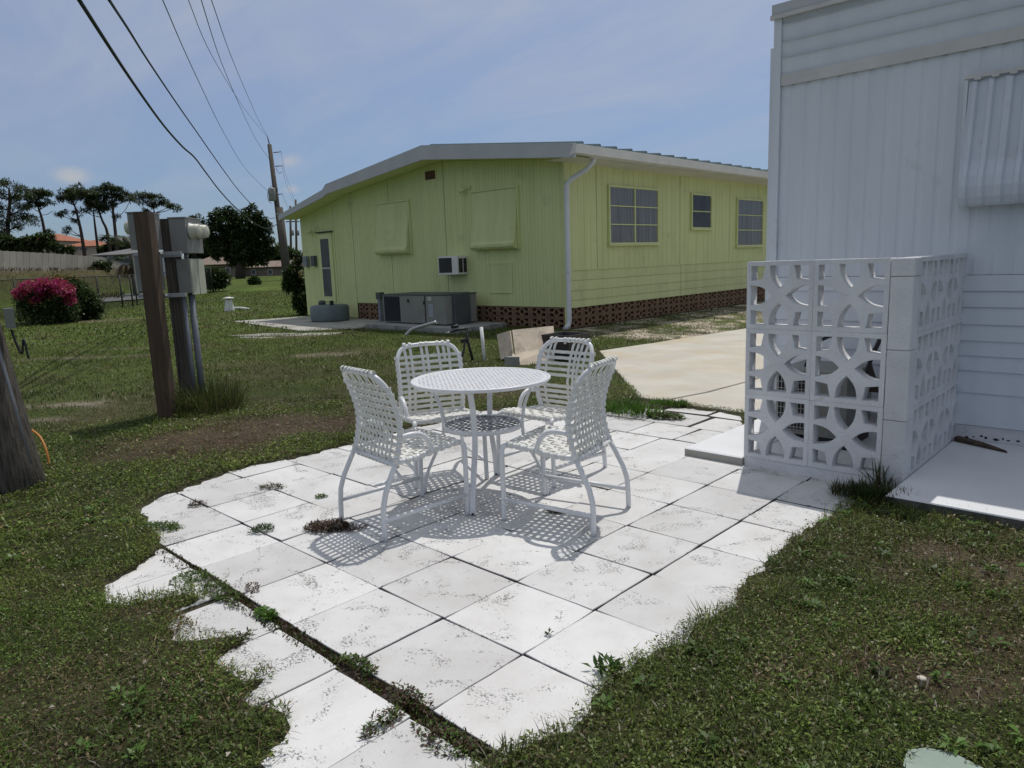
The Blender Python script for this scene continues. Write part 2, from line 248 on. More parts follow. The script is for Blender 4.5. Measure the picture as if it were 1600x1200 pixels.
# ------------------------------------------------------------------ object helpers
def link(o): C.objects.link(o); return o
def wloc(o):
    v = Vector((0, 0, 0))
    while o is not None: v += o.location; o = o.parent
    return v
def tag(o, label=None, cat=None, group=None, kind=None):
    if label: o['label'] = label
    if cat: o['category'] = cat
    if group: o['group'] = group
    if kind: o['kind'] = kind
    return o
def thing(name, label, cat, loc=(0, 0, 0), rz=0.0, group=None):
    o = bpy.data.objects.new(name, None); o.empty_display_size = .1; link(o); o.location = loc; o.rotation_euler = (0, 0, rz)
    return tag(o, label, cat, group)
class MB:
    def __init__(s): s.v = []; s.f = []; s.sm = []
    def add(s, vs, fs, smooth=False):
        b = len(s.v); s.v += [tuple(float(c) for c in p) for p in vs]
        for f in fs: s.f.append(tuple(i+b for i in f)); s.sm.append(smooth)
        return s
    def box(s, x0, x1, y0, y1, z0, z1):
        return s.add([(x0, y0, z0), (x1, y0, z0), (x1, y1, z0), (x0, y1, z0), (x0, y0, z1), (x1, y0, z1), (x1, y1, z1), (x0, y1, z1)],
                     [(0, 3, 2, 1), (4, 5, 6, 7), (0, 1, 5, 4), (1, 2, 6, 5), (2, 3, 7, 6), (3, 0, 4, 7)])
    def bbox(s, x0, x1, y0, y1, z0, z1, b=.006):  # bevelled box
        xs, ys, zs = (x0, x1), (y0, y1), (z0, z1); V = []; idx = {}
        for i in range(2):
            for j in range(2):
                for k in range(2):
                    for a in range(3):
                        p = [xs[i], ys[j], zs[k]]; sg = [1 if t == 0 else -1 for t in (i, j, k)]
                        for q in range(3):
                            if q != a: p[q] += sg[q]*b
                        idx[(i, j, k, a)] = len(V); V.append(p)
        bm = bmesh.new(); vv = [bm.verts.new(p) for p in V]; bmesh.ops.convex_hull(bm, input=vv); bm.verts.ensure_lookup_table(); bm.verts.index_update()
        bmesh.ops.dissolve_limit(bm, angle_limit=.01, verts=bm.verts[:], edges=bm.edges[:]); bm.verts.index_update()
        s.add([v.co[:] for v in bm.verts], [tuple(v.index for v in f.verts) for f in bm.faces]); bm.free(); return s
    def obox(s, c, ax, ay, az):
        c, ax, ay, az = (np.array(q, float) for q in (c, ax, ay, az)); V = []
        for k in (-1, 1):
            for (i, j) in ((-1, -1), (1, -1), (1, 1), (-1, 1)): V.append(c+i*ax+j*ay+k*az)
        return s.add(V, [(0, 3, 2, 1), (4, 5, 6, 7), (0, 1, 5, 4), (1, 2, 6, 5), (2, 3, 7, 6), (3, 0, 4, 7)])
    def tube(s, pts, r, n=8, cap=True, smooth=True):
        pts = [np.array(p, float) for p in pts]; rs = r if isinstance(r, (list, tuple)) else [r]*len(pts); V = []; F = []; ref = None
        for i, p in enumerate(pts):
            d = pts[min(i+1, len(pts)-1)]-pts[max(i-1, 0)]; d = d/(np.linalg.norm(d)+1e-12)
            if ref is None:
                ref = np.array([0, 0, 1.0]) if abs(d[2]) < .9 else np.array([1.0, 0, 0])
            a = np.cross(d, ref); a /= np.linalg.norm(a)+1e-12; b = np.cross(a, d); ref = b
            for k in range(n):
                t = 2*PI*k/n; V.append(p+rs[i]*(math.cos(t)*a+math.sin(t)*b))
        for i in range(len(pts)-1):
            for k in range(n): F.append((i*n+k, i*n+(k+1) % n, (i+1)*n+(k+1) % n, (i+1)*n+k))
        s.add(V, F, smooth)
        if cap:
            b = len(s.v)-len(V); s.f.append(tuple(b+k for k in range(n-1, -1, -1))); s.sm.append(False); e = b+(len(pts)-1)*n; s.f.append(tuple(e+k for k in range(n))); s.sm.append(False)
        return s
    def ribbon(s, pts, nrm, wd, wid, th):   # flat strap: pts path, nrm normals, wd width direction
        V = []; F = []; n = len(pts); wd = np.array(wd, float)
        for p, q in zip(pts, nrm):
            p = np.array(p, float); q = np.array(q, float)
            V += [p-wd*wid/2-q*th/2, p+wd*wid/2-q*th/2, p+wd*wid/2+q*th/2, p-wd*wid/2+q*th/2]
        for i in range(n-1):
            for k in range(4): F.append((i*4+k, i*4+(k+1) % 4, i*4+4+(k+1) % 4, i*4+4+k))
        F += [(3, 2, 1, 0), tuple((n-1)*4+k for k in range(4))]
        return s.add(V, F)
    def lathe(s, prof, c=(0, 0, 0), n=24, smooth=True, axis=None):
        V = []; F = []; c = np.array(c, float)
        if axis is None: ex, ey, ez = np.eye(3)
        else:
            ez = np.array(axis, float); ez /= np.linalg.norm(ez); ex = np.cross(ez, [0, 0, 1.0] if abs(ez[2]) < .9 else [1.0, 0, 0]); ex /= np.linalg.norm(ex); ey = np.cross(ez, ex)
        for (r, z) in prof:
            for k in range(n): V.append(c+r*math.cos(2*PI*k/n)*ex+r*math.sin(2*PI*k/n)*ey+z*ez)
        for i in range(len(prof)-1):
            for k in range(n): F.append((i*n+k, i*n+(k+1) % n, (i+1)*n+(k+1) % n, (i+1)*n+k))
        s.add(V, F, smooth)
        b = len(s.v)-len(V)
        if abs(prof[0][0]-prof[-1][0])+abs(prof[0][1]-prof[-1][1]) < 1e-6: return s
        if prof[0][0] > 1e-4: s.f.append(tuple(b+k for k in range(n-1, -1, -1))); s.sm.append(False)
        if prof[-1][0] > 1e-4: s.f.append(tuple(b+(len(prof)-1)*n+k for k in range(n))); s.sm.append(False)
        return s
    def prism(s, poly, z0, z1):
        n = len(poly); return s.add([(p[0], p[1], z0) for p in poly]+[(p[0], p[1], z1) for p in poly],
                                    [tuple(range(n-1, -1, -1)), tuple(range(n, 2*n))]+[(i, (i+1) % n, n+(i+1) % n, n+i) for i in range(n)])
    def mesh(s, name, mat_, off=(0, 0, 0)):
        me = bpy.data.meshes.new(name); v = np.array(s.v, float)-np.array(off, float)
        me.from_pydata(v.tolist(), [], s.f); me.polygons.foreach_set('use_smooth', s.sm)
        if mat_: me.materials.append(mat_)
        me.update(); return me
    def build(s, name, mat_, parent=None, local=False):
        off = (0, 0, 0) if local or parent is None else wloc(parent)
        o = bpy.data.objects.new(name, s.mesh(name, mat_, off)); link(o)
        if parent is not None: o.parent = parent
        return o
def single(name, mb, m_, label, cat, group=None, loc=None):
    loc = loc if loc is not None else (np.array(mb.v).min(0)+np.array(mb.v).max(0))/2*np.array([1, 1, 0])+np.array([0, 0, np.array(mb.v)[:, 2].min()])
    o = bpy.data.objects.new(name, mb.mesh(name, m_, loc)); o.location = tuple(loc); link(o); return tag(o, label, cat, group)
def inst(name, me, parent, loc=(0, 0, 0), rot=(0, 0, 0), scale=(1, 1, 1)):
    o = bpy.data.objects.new(name, me); link(o); o.parent = parent; o.location = loc; o.rotation_euler = rot; o.scale = scale; return o
def fill_mesh(name, loops, thick, m_, bevel=0.0):
    """flat plate in the XY plane with holes, thickness along Z (0..thick)"""
    cu = bpy.data.curves.new(name, 'CURVE'); cu.dimensions = '2D'; cu.fill_mode = 'BOTH'; cu.extrude = thick/2-bevel; cu.bevel_depth = bevel; cu.bevel_resolution = 0; cu.offset = -bevel
    for lp in loops:
        sp = cu.splines.new('POLY'); sp.points.add(len(lp)-1)
        for p, q in zip(sp.points, lp): p.co = (q[0], q[1], 0, 1)
        sp.use_cyclic_u = True
    ob = bpy.data.objects.new(name, cu); link(ob); dg = bpy.context.evaluated_depsgraph_get(); dg.update()
    me = bpy.data.meshes.new_from_object(ob.evaluated_get(dg)); me.name = name
    C.objects.unlink(ob); bpy.data.objects.remove(ob); bpy.data.curves.remove(cu)
    me.materials.clear(); me.materials.append(m_); me.transform(Matrix.Translation((0, 0, thick/2))); return me
def leaves(name, P, Ln, Wd, yaw, pitch, col, m_=None, fold=.25, base=0.0):
    """one mesh of n leaf-shaped faces (quads): P base points, lengths, widths, headings, pitches"""
    n = len(P); d = np.stack([np.cos(yaw)*np.cos(pitch), np.sin(yaw)*np.cos(pitch), np.sin(pitch)], 1)
    sd = np.stack([-np.sin(yaw), np.cos(yaw), np.zeros(n)], 1); up = np.cross(d, sd)
    mid = P+d*(Ln*.45)[:, None]+up*(Wd*fold)[:, None]; tip = P+d*Ln[:, None]-np.array([0, 0, 1.0])*(Ln*.12)[:, None]
    V = np.empty((n, 4, 3)); V[:, 0] = P; V[:, 1] = mid-sd*(Wd/2)[:, None]; V[:, 2] = tip; V[:, 3] = mid+sd*(Wd/2)[:, None]
    return raw_quads(name, V.reshape(-1, 3), np.repeat(col, 4, 0), m_ or LEAF)
def raw_quads(name, V, colv, m_):
    me = bpy.data.meshes.new(name); nv = len(V); nq = nv//4
    me.vertices.add(nv); me.vertices.foreach_set('co', V.astype(np.float32).ravel()); me.loops.add(nv); me.loops.foreach_set('vertex_index', np.arange(nv, dtype=np.int32))
    me.polygons.add(nq); me.polygons.foreach_set('loop_start', np.arange(0, nv, 4, dtype=np.int32)); me.polygons.foreach_set('loop_total', np.full(nq, 4, dtype=np.int32))
    at = me.attributes.new('tint', 'FLOAT_COLOR', 'POINT'); cc = np.ones((nv, 4), np.float32); cc[:, :3] = colv; at.data.foreach_set('color', cc.ravel())
    me.materials.append(m_); me.update(); me.validate(); return me
def leaf_obj(name, me, parent=None, loc=(0, 0, 0)):
    o = bpy.data.objects.new(name, me); link(o)
    if parent is not None: o.parent = parent
    o.location = loc; return o
def jitter(base, n, amt=.25, hue=.15):
    k = 1+amt*(rng.random((n, 1))*2-1); h = 1+hue*(rng.random((n, 3))*2-1); return np.clip(np.array(base)[None, :]*k*h, .002, 1)

#==SCENE==
# ------------------------------------------------------------------ terrain
PATIO = np.array([[-3.06, -.36], [-3.27, -.13], [-3.41, .32], [-3.46, .7], [-3.39, 1.04], [-3.37, 1.49], [-3.42, 2.21], [-3.40, 3.3], [-2.6, 3.55], [-2.45, 4.45], [-1.82, 4.39], [-1.21, 4.38], [-.46, 2.95], [.2, 2.95],
    [.48, 2.85], [.39, 2.43], [.37, 2.09], [.38, 1.63], [.36, 1.37], [.39, 1.07], [.42, .86], [.40, .47], [.36, .26], [.37, .02], [.42, -.1], [.42, -.27], [.37, -.4], [.35, -.51], [.33, -.7], [.1, -1.3],
    [-.15, -1.25], [-.24, -.86], [-.39, -.80], [-.57, -.86], [-.60, -.74], [-.66, -.82], [-.89, -.79], [-1.03, -.66], [-1.08, -.80], [-1.18, -.85], [-1.40, -.80], [-1.46, -.63], [-1.56, -.62], [-1.66, -.80], [-1.78, -.92], [-1.99, -.85], [-2.19, -.60], [-2.32, -.47], [-2.63, -.38]])
def poly_sd(x, y, P):
    x = np.asarray(x, float); y = np.asarray(y, float); d2 = np.full(x.shape, 1e18); ins = np.zeros(x.shape, bool); n = len(P)
    for i in range(n):
        ax, ay = P[i]; bx, by = P[(i+1) % n]; ex, ey = bx-ax, by-ay
        t = np.clip(((x-ax)*ex+(y-ay)*ey)/(ex*ex+ey*ey+1e-12), 0, 1); d2 = np.minimum(d2, (x-ax-t*ex)**2+(y-ay-t*ey)**2)
        c = ((ay > y) != (by > y)) & (x < (bx-ax)*(y-ay)/((by-ay) if abs(by-ay) > 1e-9 else 1e-9)+ax); ins ^= c
    d = np.sqrt(d2); return np.where(ins, -d, d)
DRIVE = np.array([[-2.44, 4.50], [-5.16, 7.42], [-4.98, 8.66], [-4.90, 9.44], [-4.66, 11.49], [-4.5, 30], [-.95, 30], [-.95, 4.46], [-1.24, 4.42], [-1.85, 4.46], [-2.14, 4.46]])
def rect_sd(x, y, x0, x1, y0, y1): return np.maximum(np.maximum(x0-x, x-x1), np.maximum(y0-y, y-y1))
b0 = gp(160, 468)[:2]; b1 = gp(240, 452)[:2]; bd = (b1-b0)/np.linalg.norm(b1-b0); bn = np.array([-bd[1], bd[0]])
if (CAM_P[:2]-b0) @ bn > 0: bn = -bn
F0 = dp(0, 420, 50)[:2]; F1 = dp(187, 420, 66)[:2]
b0 = dp(0, 420, 42)[:2]; b1 = dp(187, 420, 60)[:2]; bd = (b1-b0)/np.linalg.norm(b1-b0); bn = np.array([-bd[1], bd[0]])
if (CAM_P[:2]-b0) @ bn > 0: bn = -bn
S_F = min((F0-b0) @ bn, (F1-b0) @ bn)
def terrain(x, y):
    x = np.asarray(x, float); y = np.asarray(y, float); dx = x-CAM_P[0]; dy = y-CAM_P[1]; r = np.hypot(dx, dy)
    X = dx*math.cos(YAW)+dy*math.sin(YAW); Z = -dx*math.sin(YAW)+dy*math.cos(YAW); u = 800+F_PX*X/np.maximum(Z, .5)
    sec = sstep(230, 330, u)*(Z > 0)
    rise = .72*sstep(28, 75, r)*sec
    s = (x-b0[0])*bn[0]+(y-b0[1])*bn[1]
    bank = 2.0*sstep(0, max(S_F-.4, 2), s)*(1-sec)*(Z > 0)*sstep(20, 30, r)
    return np.maximum(rise, bank)+.02*(fbm(x, y, 9, 3)-.5)*sstep(6, 16, r)
PADP = np.array([(-19.0, 8.0), (-13.8, 7.15), (-12.95, 8.1), (-13.0, 10.08), (-18.3, 10.08)])
def hard_sd(x, y):    # <0 on paving and buildings
    d = poly_sd(x, y, PATIO)+(.09*(fbm(x, y, .22, 11)-.5)+.05*(vnoise(x, y, .06, 5)-.5))
    d = np.minimum(d, poly_sd(x, y, DRIVE)); d = np.minimum(d, rect_sd(x, y, -.95, 9, 2.56, 30))
    d = np.minimum(d, rect_sd(x, y, -18.4, -7.9, 10.1, 30)); d = np.minimum(d, rect_sd(x, y, -12.8, -9.6, 8.35, 10.2)); d = np.minimum(d, rect_sd(x, y, 1.24, 1.62, .06, .39)+.02); return np.minimum(d, poly_sd(x, y, PADP)+.9*(fbm(x, y, .9, 15)-.42))
# bare and dry patches: centre pixel in the survey, radii (m), sandiness
DRYP = []
for (u, v, rx, ry, k, sand) in ((330, 690, 1.0, .55, 1.0, 0), (460, 668, 1.2, .6, 1.0, .03), (250, 712, .6, .3, .75, 0), (600, 640, .6, .4, .8, 0), (790, 615, 1.3, .6, .8, .1), (100, 635, .8, .22, .9, .8), (60, 660, .5, .15, .7, .7),
        (130, 560, 1.6, .25, .6, .6), (220, 545, 1.0, .2, .5, .5), (500, 556, .7, .3, .7, .7), (470, 527, 1.5, .3, .5, .4), (100, 505, 2.5, .5, .7, .6), (170, 500, 2.0, .4, .6, .5), (1470, 870, .30, .25, .95, .15), (1560, 900, .4, .25, .8, .2), (1400, 905, .22, .16, .7, .1),
        (1480, 960, .3, .12, .7, 0), (1390, 1045, .22, .12, .75, 0), (1520, 1080, .25, .14, .8, .05), (1240, 1060, .2, .1, .45, 0), (1570, 1010, .3, .15, .7, 0), (215, 965, .2, .08, .7, .05), (110, 1180, .25, .1, .6, 0), (200, 640, .6, .15, .4, .2)):
    p = gp(u, v); DRYP.append((p[0], p[1], rx, ry, k, sand))
def dryness(x, y):
    x = np.asarray(x, float); y = np.asarray(y, float); dr = np.zeros(x.shape); sa = np.zeros(x.shape); c, s = math.cos(YAW), math.sin(YAW)
    wob = fbm(x, y, .35, 21)
    for (px, py, rx, ry, k, sand) in DRYP:
        X = (x-px)*c+(y-py)*s; Y = -(x-px)*s+(y-py)*c
        t = k*(1-sstep(.25, 1.25, np.hypot(X/rx, Y/ry)+1.1*(wob-.5))); dr = np.maximum(dr, t); sa = np.maximum(sa, t*sand)
    g = sstep(.52, .74, fbm(x, y, 1.1, 31))*.40; dr = np.maximum(dr, g)
    return np.clip(dr, 0, 1), np.clip(sa, 0, 1)
def build_ground():
    nr, na = 380, 600; rr = .55*(900/.55)**(np.linspace(0, 1, nr)); aa = np.linspace(0, 2*PI, na, endpoint=False)
    R, A = np.meshgrid(rr, aa, indexing='ij'); x = CAM_P[0]+R*np.cos(A); y = CAM_P[1]+R*np.sin(A)
    sd = hard_sd(x, y); z = terrain(x, y)+.02*sstep(-.02, .10, sd)-.014*(1-sstep(-.07, .0, sd))-.05*(sd < -.3)*(x > -.9)*(y > 2.9)+.018*(fbm(x, y, .16, 9)-.5)*sstep(-.02, .1, sd)
    V = np.stack([x, y, z], -1).reshape(-1, 3); i, j = np.meshgrid(np.arange(nr-1), np.arange(na), indexing='ij'); j2 = (j+1) % na
    Fq = np.stack([i*na+j, (i+1)*na+j, (i+1)*na+j2, i*na+j2], -1).reshape(-1, 4)
    c0 = len(V); V = np.vstack([V, [[CAM_P[0], CAM_P[1], -.0]]])
    me = bpy.data.meshes.new('lawn'); me.vertices.add(len(V)); me.vertices.foreach_set('co', V.astype(np.float32).ravel())
    tri = np.stack([np.full(na, c0), np.arange(na), (np.arange(na)+1) % na], -1)
    lv = np.concatenate([Fq.ravel(), tri.ravel()]).astype(np.int32); ls = np.concatenate([np.arange(0, len(Fq)*4, 4), len(Fq)*4+np.arange(0, na*3, 3)]).astype(np.int32); lt = np.concatenate([np.full(len(Fq), 4), np.full(na, 3)]).astype(np.int32)
    me.loops.add(len(lv)); me.loops.foreach_set('vertex_index', lv); me.polygons.add(len(ls)); me.polygons.foreach_set('loop_start', ls); me.polygons.foreach_set('loop_total', lt)
    me.polygons.foreach_set('use_smooth', np.ones(len(ls), bool))
    dr, sa = dryness(x, y); Rm = R
    g = np.array([.078, .114, .022]); near = np.array([.056, .064, .025]); brown = np.array([.085, .062, .042]); sand = np.array([.30, .265, .205])
    k = sstep(5, 20, Rm)[..., None]; col = near*(1-k)+g*k; mott = fbm(x, y, 2.5, 41)[..., None]; col = col*(.75+.5*mott)
    col = col*(1-dr[..., None])+brown*dr[..., None]; col = col*(1-sa[..., None])+sand*sa[..., None]
    s = (x-b0[0])*bn[0]+(y-b0[1])*bn[1]; bk = (sstep(-1, 3, s)*(Rm > 24)*(terrain(x, y) > .25))[..., None]*(((x-CAM_P[0])*math.cos(YAW)+(y-CAM_P[1])*math.sin(YAW)) < -15)[..., None]
    col = col*(1-bk)+np.array([.085, .066, .040])*bk
    inn = (1-sstep(-.05, .01, sd))[..., None]; col = col*(1-inn)+np.array([.085, .070, .054])*inn
    # the shell strip between driveway and yellow house
    st = (rect_sd(x, y, -7.95, -4.6, 9.2, 26) < .1); gv = (st*sstep(.40, .62, fbm(x, y, .35, 55)))[..., None]; col = col*(1-gv)+np.array([.46, .40, .32])*gv*(.6+.8*vnoise(x, y, .07, 56)[..., None])
    at = me.attributes.new('tint', 'FLOAT_COLOR', 'POINT'); cc = np.ones((len(V), 4), np.float32); cc[:-1, :3] = col.reshape(-1, 3); cc[-1, :3] = near; at.data.foreach_set('color', cc.ravel())
    me.materials.append(GROUND); me.update(); me.validate(); o = link(bpy.data.objects.new('lawn', me)); tag(o, kind='structure', label='patchy green lawn with dry brown and sandy spots')
build_ground()

# ------------------------------------------------------------------ lawn plants (uncountable)
def scatter(r0, r1, dens, half=52):
    a0 = math.atan2(CAM_R[2][1], CAM_R[2][0]); area = math.radians(2*half)/2*(r1*r1-r0*r0); n = int(area*dens)
    a = a0+math.radians(half)*(rng.random(n)*2-1); r = np.sqrt(rng.random(n)*(r1*r1-r0*r0)+r0*r0); return CAM_P[0]+r*np.cos(a), CAM_P[1]+r*np.sin(a)
def grow(name, r0, r1, dens, Lr, Wr, blade, half=72, greens=((.066, .112, .018), (.165, .215, .044)), edge=.0, dmul=1.0, over=.03):
    x, y = scatter(r0, r1, dens, half); sd = hard_sd(x, y); dr, sa = dryness(x, y); n = len(x)
    clump = fbm(x, y, .28, 61); keep = (sd > edge-over*rng.random(n)) & (rng.random(n) < (1-.80*dr*dmul)*(.35+1.1*clump)) & (rng.random(n) > .85*sa) & (terrain(x, y) < .9)
    strip = rect_sd(x, y, -7.95, -4.6, 9.2, 26) < 0; keep &= ~(strip & (rng.random(n) < .75))
    x, y, sd, dr = x[keep], y[keep], sd[keep], dr[keep]; n = len(x)
    tall = .6+.9*fbm(x, y, .5, 71); ln = (Lr[0]+(Lr[1]-Lr[0])*rng.random(n)**1.5)*tall; wd = Wr[0]+(Wr[1]-Wr[0])*rng.random(n)
    P = np.stack([x, y, terrain(x, y)+.012+(0 if blade else .03)*rng.random(n)*tall], 1)
    pitch = (np.radians(8+74*rng.random(n)) if blade else np.radians(-15+60*rng.random(n))); yaw = rng.random(n)*2*PI
    g1, g2 = np.array(greens[0]), np.array(greens[1]); t = np.clip(fbm(x, y, .6, 81)*1.2-.1+.25*(rng.random(n)-.5), 0, 1)[:, None]; col = g1*(1-t)+g2*t
    br = (rng.random(n) <   .07+.6*dr+.16*sstep(.45, .7, fbm(x, y, .4, 91)))[:, None]; straw = np.array([.16, .12, .065])*(.5+1.0*rng.random((n, 1))); col = np.where(br, straw, col)*(.42+1.25*rng.random((n, 1))**1.3)*np.clip(.55+.95*fbm(x, y, .45, 101), .5, 1.5)[:, None]
    o = leaf_obj(name, leaves(name, P, ln, wd, yaw, pitch, col)); tag(o, kind='stuff')
    return o
GRASS_ON = True
if GRASS_ON:
    tag(grow('lawn_weeds', .7, 4.2, 12000, (.008, .022), (.005, .012), False), label='low broad-leaved weeds matting the near lawn')
    tag(grow('grass_blades', .7, 4.5, 13000, (.02, .085), (.0018, .0040), True), label='short grass blades in the near lawn')
    tag(grow('lawn_weeds', 4.2, 8.5, 2900, (.014, .040), (.008, .018), False), label='low weeds in the middle lawn')
    tag(grow('grass_blades', 4.5, 9.5, 2600, (.025, .075), (.003, .007), True), label='grass blades in the middle lawn')
    tag(grow('grass_blades', 9.5, 19, 800, (.03, .085), (.007, .014), True, greens=((.072, .108, .020), (.125, .150, .036))), label='grass further off by the yellow house')
    tag(grow('grass_blades', 19, 46, 110, (.05, .11), (.02, .04), True, 44, greens=((.084, .118, .026), (.120, .148, .040))), label='far grass towards the big tree')

def thatch():
    x, y = scatter(.7, 9, 620, 72); sd = hard_sd(x, y); dr, sa = dryness(x, y); keep = (sd > .0) & (rng.random(len(x)) < .16+.9*dr); x, y, dr = x[keep], y[keep], dr[keep]; n = len(x)
    pal = np.array([(.26, .205, .13), (.17, .135, .09), (.115, .085, .06), (.21, .19, .15), (.08, .06, .045)])[rng.integers(0, 5, n)]*(.6+.7*rng.random((n, 1)))
    P = np.stack([x, y, .022+.02*rng.random(n)], 1); tag(leaf_obj('dry_thatch', leaves('dry_thatch', P, .03+.07*rng.random(n)**2, .0022+.004*rng.random(n), rng.random(n)*6.28, np.radians(-6+26*rng.random(n)), pal)), 'dry straw thatch and dead runners lying in the lawn', kind='stuff')
def tufts():
    cx, cy = scatter(.8, 8, 16, 72); sd = hard_sd(cx, cy); dr, sa = dryness(cx, cy); keep = (sd > .03) & (rng.random(len(cx)) < (1-.8*dr)*np.clip(2.2*fbm(cx, cy, .9, 131)-.45, 0, 1)); cx, cy = cx[keep], cy[keep]; m_ = len(cx); nb = 26; r0 = .02+.035*rng.random(m_); hh = .04+.075*rng.random(m_)**1.5; tone = .6+.75*rng.random((m_, 1)); hue = rng.random((m_, 1))
    a = rng.random((m_, nb))*6.28; r = r0[:, None]*np.sqrt(rng.random((m_, nb))); P = np.stack([cx[:, None]+r*np.cos(a), cy[:, None]+r*np.sin(a), np.full((m_, nb), .012)], -1).reshape(-1, 3); n = m_*nb
    base = np.array([.070, .125, .020])*(1-hue)+np.array([.170, .195, .045])*hue; col = np.repeat(base*tone, nb, 0)*(.6+.7*rng.random((n, 1)))
    ln = np.repeat(hh, nb)*(.5+.9*rng.random(n)); tag(leaf_obj('grass_tufts', leaves('grass_tufts', P, ln, .0028+.0035*rng.random(n), a.ravel()+(rng.random(n)-.5), np.radians(25+60*rng.random(n)), col)), 'longer tufts of coarse grass standing in the lawn', kind='stuff')
    cx, cy = scatter(.8, 6, 14, 72); sd = hard_sd(cx, cy); keep = (sd > .0) & (rng.random(len(cx)) < np.clip(2.4*fbm(cx, cy, .7, 141)-.6, 0, 1)); cx, cy = cx[keep], cy[keep]; m_ = len(cx); nb = 11; a = rng.random((m_, nb))*6.28; r = (.004+.012*rng.random((m_, nb))); n = m_*nb
    P = np.stack([cx[:, None]+r*np.cos(a), cy[:, None]+r*np.sin(a), .03+.015*rng.random((m_, nb))], -1).reshape(-1, 3); tone = np.repeat(.6+.8*rng.random((m_, 1)), nb, 0)
    tag(leaf_obj('broadleaf_weeds', leaves('broadleaf_weeds', P, .020+.026*rng.random(n), .011+.010*rng.random(n), a.ravel(), np.radians(0+40*rng.random(n)), np.array([.080, .150, .030])*tone*(.75+.5*rng.random((n, 1))))), 'broad leaved weed rosettes in the lawn', kind='stuff')
if GRASS_ON: thatch(); tufts()

# ------------------------------------------------------------------ patio
S = .4572
patio = thing('patio', 'white painted paver patio with weedy joints', None, (-1.5, 1.2, 0)); patio['kind'] = 'structure'
def paver_mesh(k):
    r = random.Random(k); h = S/2-.0011; n = 5; ring = []
    for (ax, ay, bx, by) in ((-1, -1, 1, -1), (1, -1, 1, 1), (1, 1, -1, 1), (-1, 1, -1, -1)):
        for i in range(n):
            t = i/n; px, py = ax+(bx-ax)*t, ay+(by-ay)*t; c = .005 if i == 0 else 0
            ring.append((px*h-px*c*r.random()+r.uniform(-.0016, .0016), py*h-py*c*r.random()+r.uniform(-.0016, .0016)))
    m_ = len(ring); mb = MB(); ins = [(x*.993, y*.993) for x, y in ring]
    V = [(x, y, -.045) for x, y in ring]+[(x, y, -.004) for x, y in ring]+[(x, y, 0) for x, y in ins]
    Fc = [(i, (i+1) % m_, m_+(i+1) % m_, m_+i) for i in range(m_)]+[(m_+i, m_+(i+1) % m_, 2*m_+(i+1) % m_, 2*m_+i) for i in range(m_)]+[tuple(range(2*m_, 3*m_))]
    mb.add(V, Fc); me = mb.mesh('paver', PAVER); me.materials.append(CONC_D)
    for i in range(m_): me.polygons[i].material_index = 1
    return me
PM = [paver_mesh(k) for k in range(6)]
def put_paver(cx, cy, rot=0, sx=1, sy=1, dz=0):
    k = random.randrange(6)
    q4 = random.randrange(4) if abs(sx-sy) < .2 else random.choice((0, 2))
    return inst('paver', PM[k], patio, (cx-patio.location.x, cy-patio.location.y, dz+random.uniform(-.006, .002)), (random.uniform(-.007, .007), random.uniform(-.007, .007), rot+q4*PI/2+random.uniform(-.006, .006)), (sx*random.uniform(.986, 1.001), sy*random.uniform(.986, 1.001), 1))
for i in range(-8, 1):
    for j in range(-1, 7):
        cx, cy = (i+.5)*S, (j+.5)*S
        if poly_sd(np.array([cx]), np.array([cy]), PATIO)[0] > .20 and not (2.7 < cy < 3.1 and cx > -.95): continue
        if cy > 3.1 and cx > -.95: continue
        put_paver(cx+random.uniform(-.003, .003), cy+random.uniform(-.003, .003))
for i in range(-6, 1):     # the loose border row beyond the wide weedy joint
    cx = (i+.5)*S+(-.02 if i > -4 else -.05); cy = -1.5*S-.075+.012*(-i if i < 0 else 0)
    if i <= -5:
        put_paver(cx, cy, 0, .97, 1)
    else: put_paver(cx, cy, random.uniform(-.02, .02))
for i in range(-2, 1): put_paver((i+.5)*S-.03, -2.5*S-.10)
# small uneven pavers beside the driveway
for (x, y, r_, sx, sy) in ((-2.90, 3.44, .01, 1, 1), (-2.43, 3.44, 0, 1, 1), (-1.96, 3.44, .03, 1, 1), (-1.50, 3.45, .0, 1, 1), (-1.03, 3.44, -.03, 1, 1), (-.57, 3.44, .02, 1, 1), (-2.12, 3.93, .07, 1, 1), (-1.64, 3.91, .03, 1, 1), (-1.16, 3.92, -.03, 1, 1), (-.70, 3.92, .0, .9, 1), (-1.72, 4.30, .04, 1, .5), (-1.24, 4.28, -.02, .95, .5)):
    put_paver(x, y, r_, sx, sy, dz=-.006)

# ------------------------------------------------------------------ driveway, pads, slabs
drive = thing('driveway', 'tan concrete driveway slabs beside the yellow house', None, (-3, 8, 0)); drive['kind'] = 'structure'
def slab(poly, z0, z1, m_, parent, name='concrete_slab', bev=.012, side=None):
    P = np.array(poly, float); c = P.mean(0); ins = c+(P-c)*(1-bev/np.maximum(.3, np.linalg.norm(P-c, axis=1)))[:, None]; n = len(P); mb = MB()
    V = [(p[0], p[1], z0) for p in P]+[(p[0], p[1], z1-bev*.6) for p in P]+[(p[0], p[1], z1) for p in ins]
    mb.add(V, [(i, (i+1) % n, n+(i+1) % n, n+i) for i in range(n)]+[(n+i, n+(i+1) % n, 2*n+(i+1) % n, 2*n+i) for i in range(n)]+[tuple(range(2*n, 3*n))]); o = mb.build(name, m_, parent)
    if side:
        o.data.materials.append(side)
        for i in range(n): o.data.polygons[i].material_index = 1
    return o
slab([(-2.16, 4.50), (-2.02, 5.13), (-1.96, 5.91), (-1.9, 8.60), (-4.97, 8.62), (-5.14, 7.44), (-2.46, 4.52)][::-1], -.1, .018, CONC, drive)
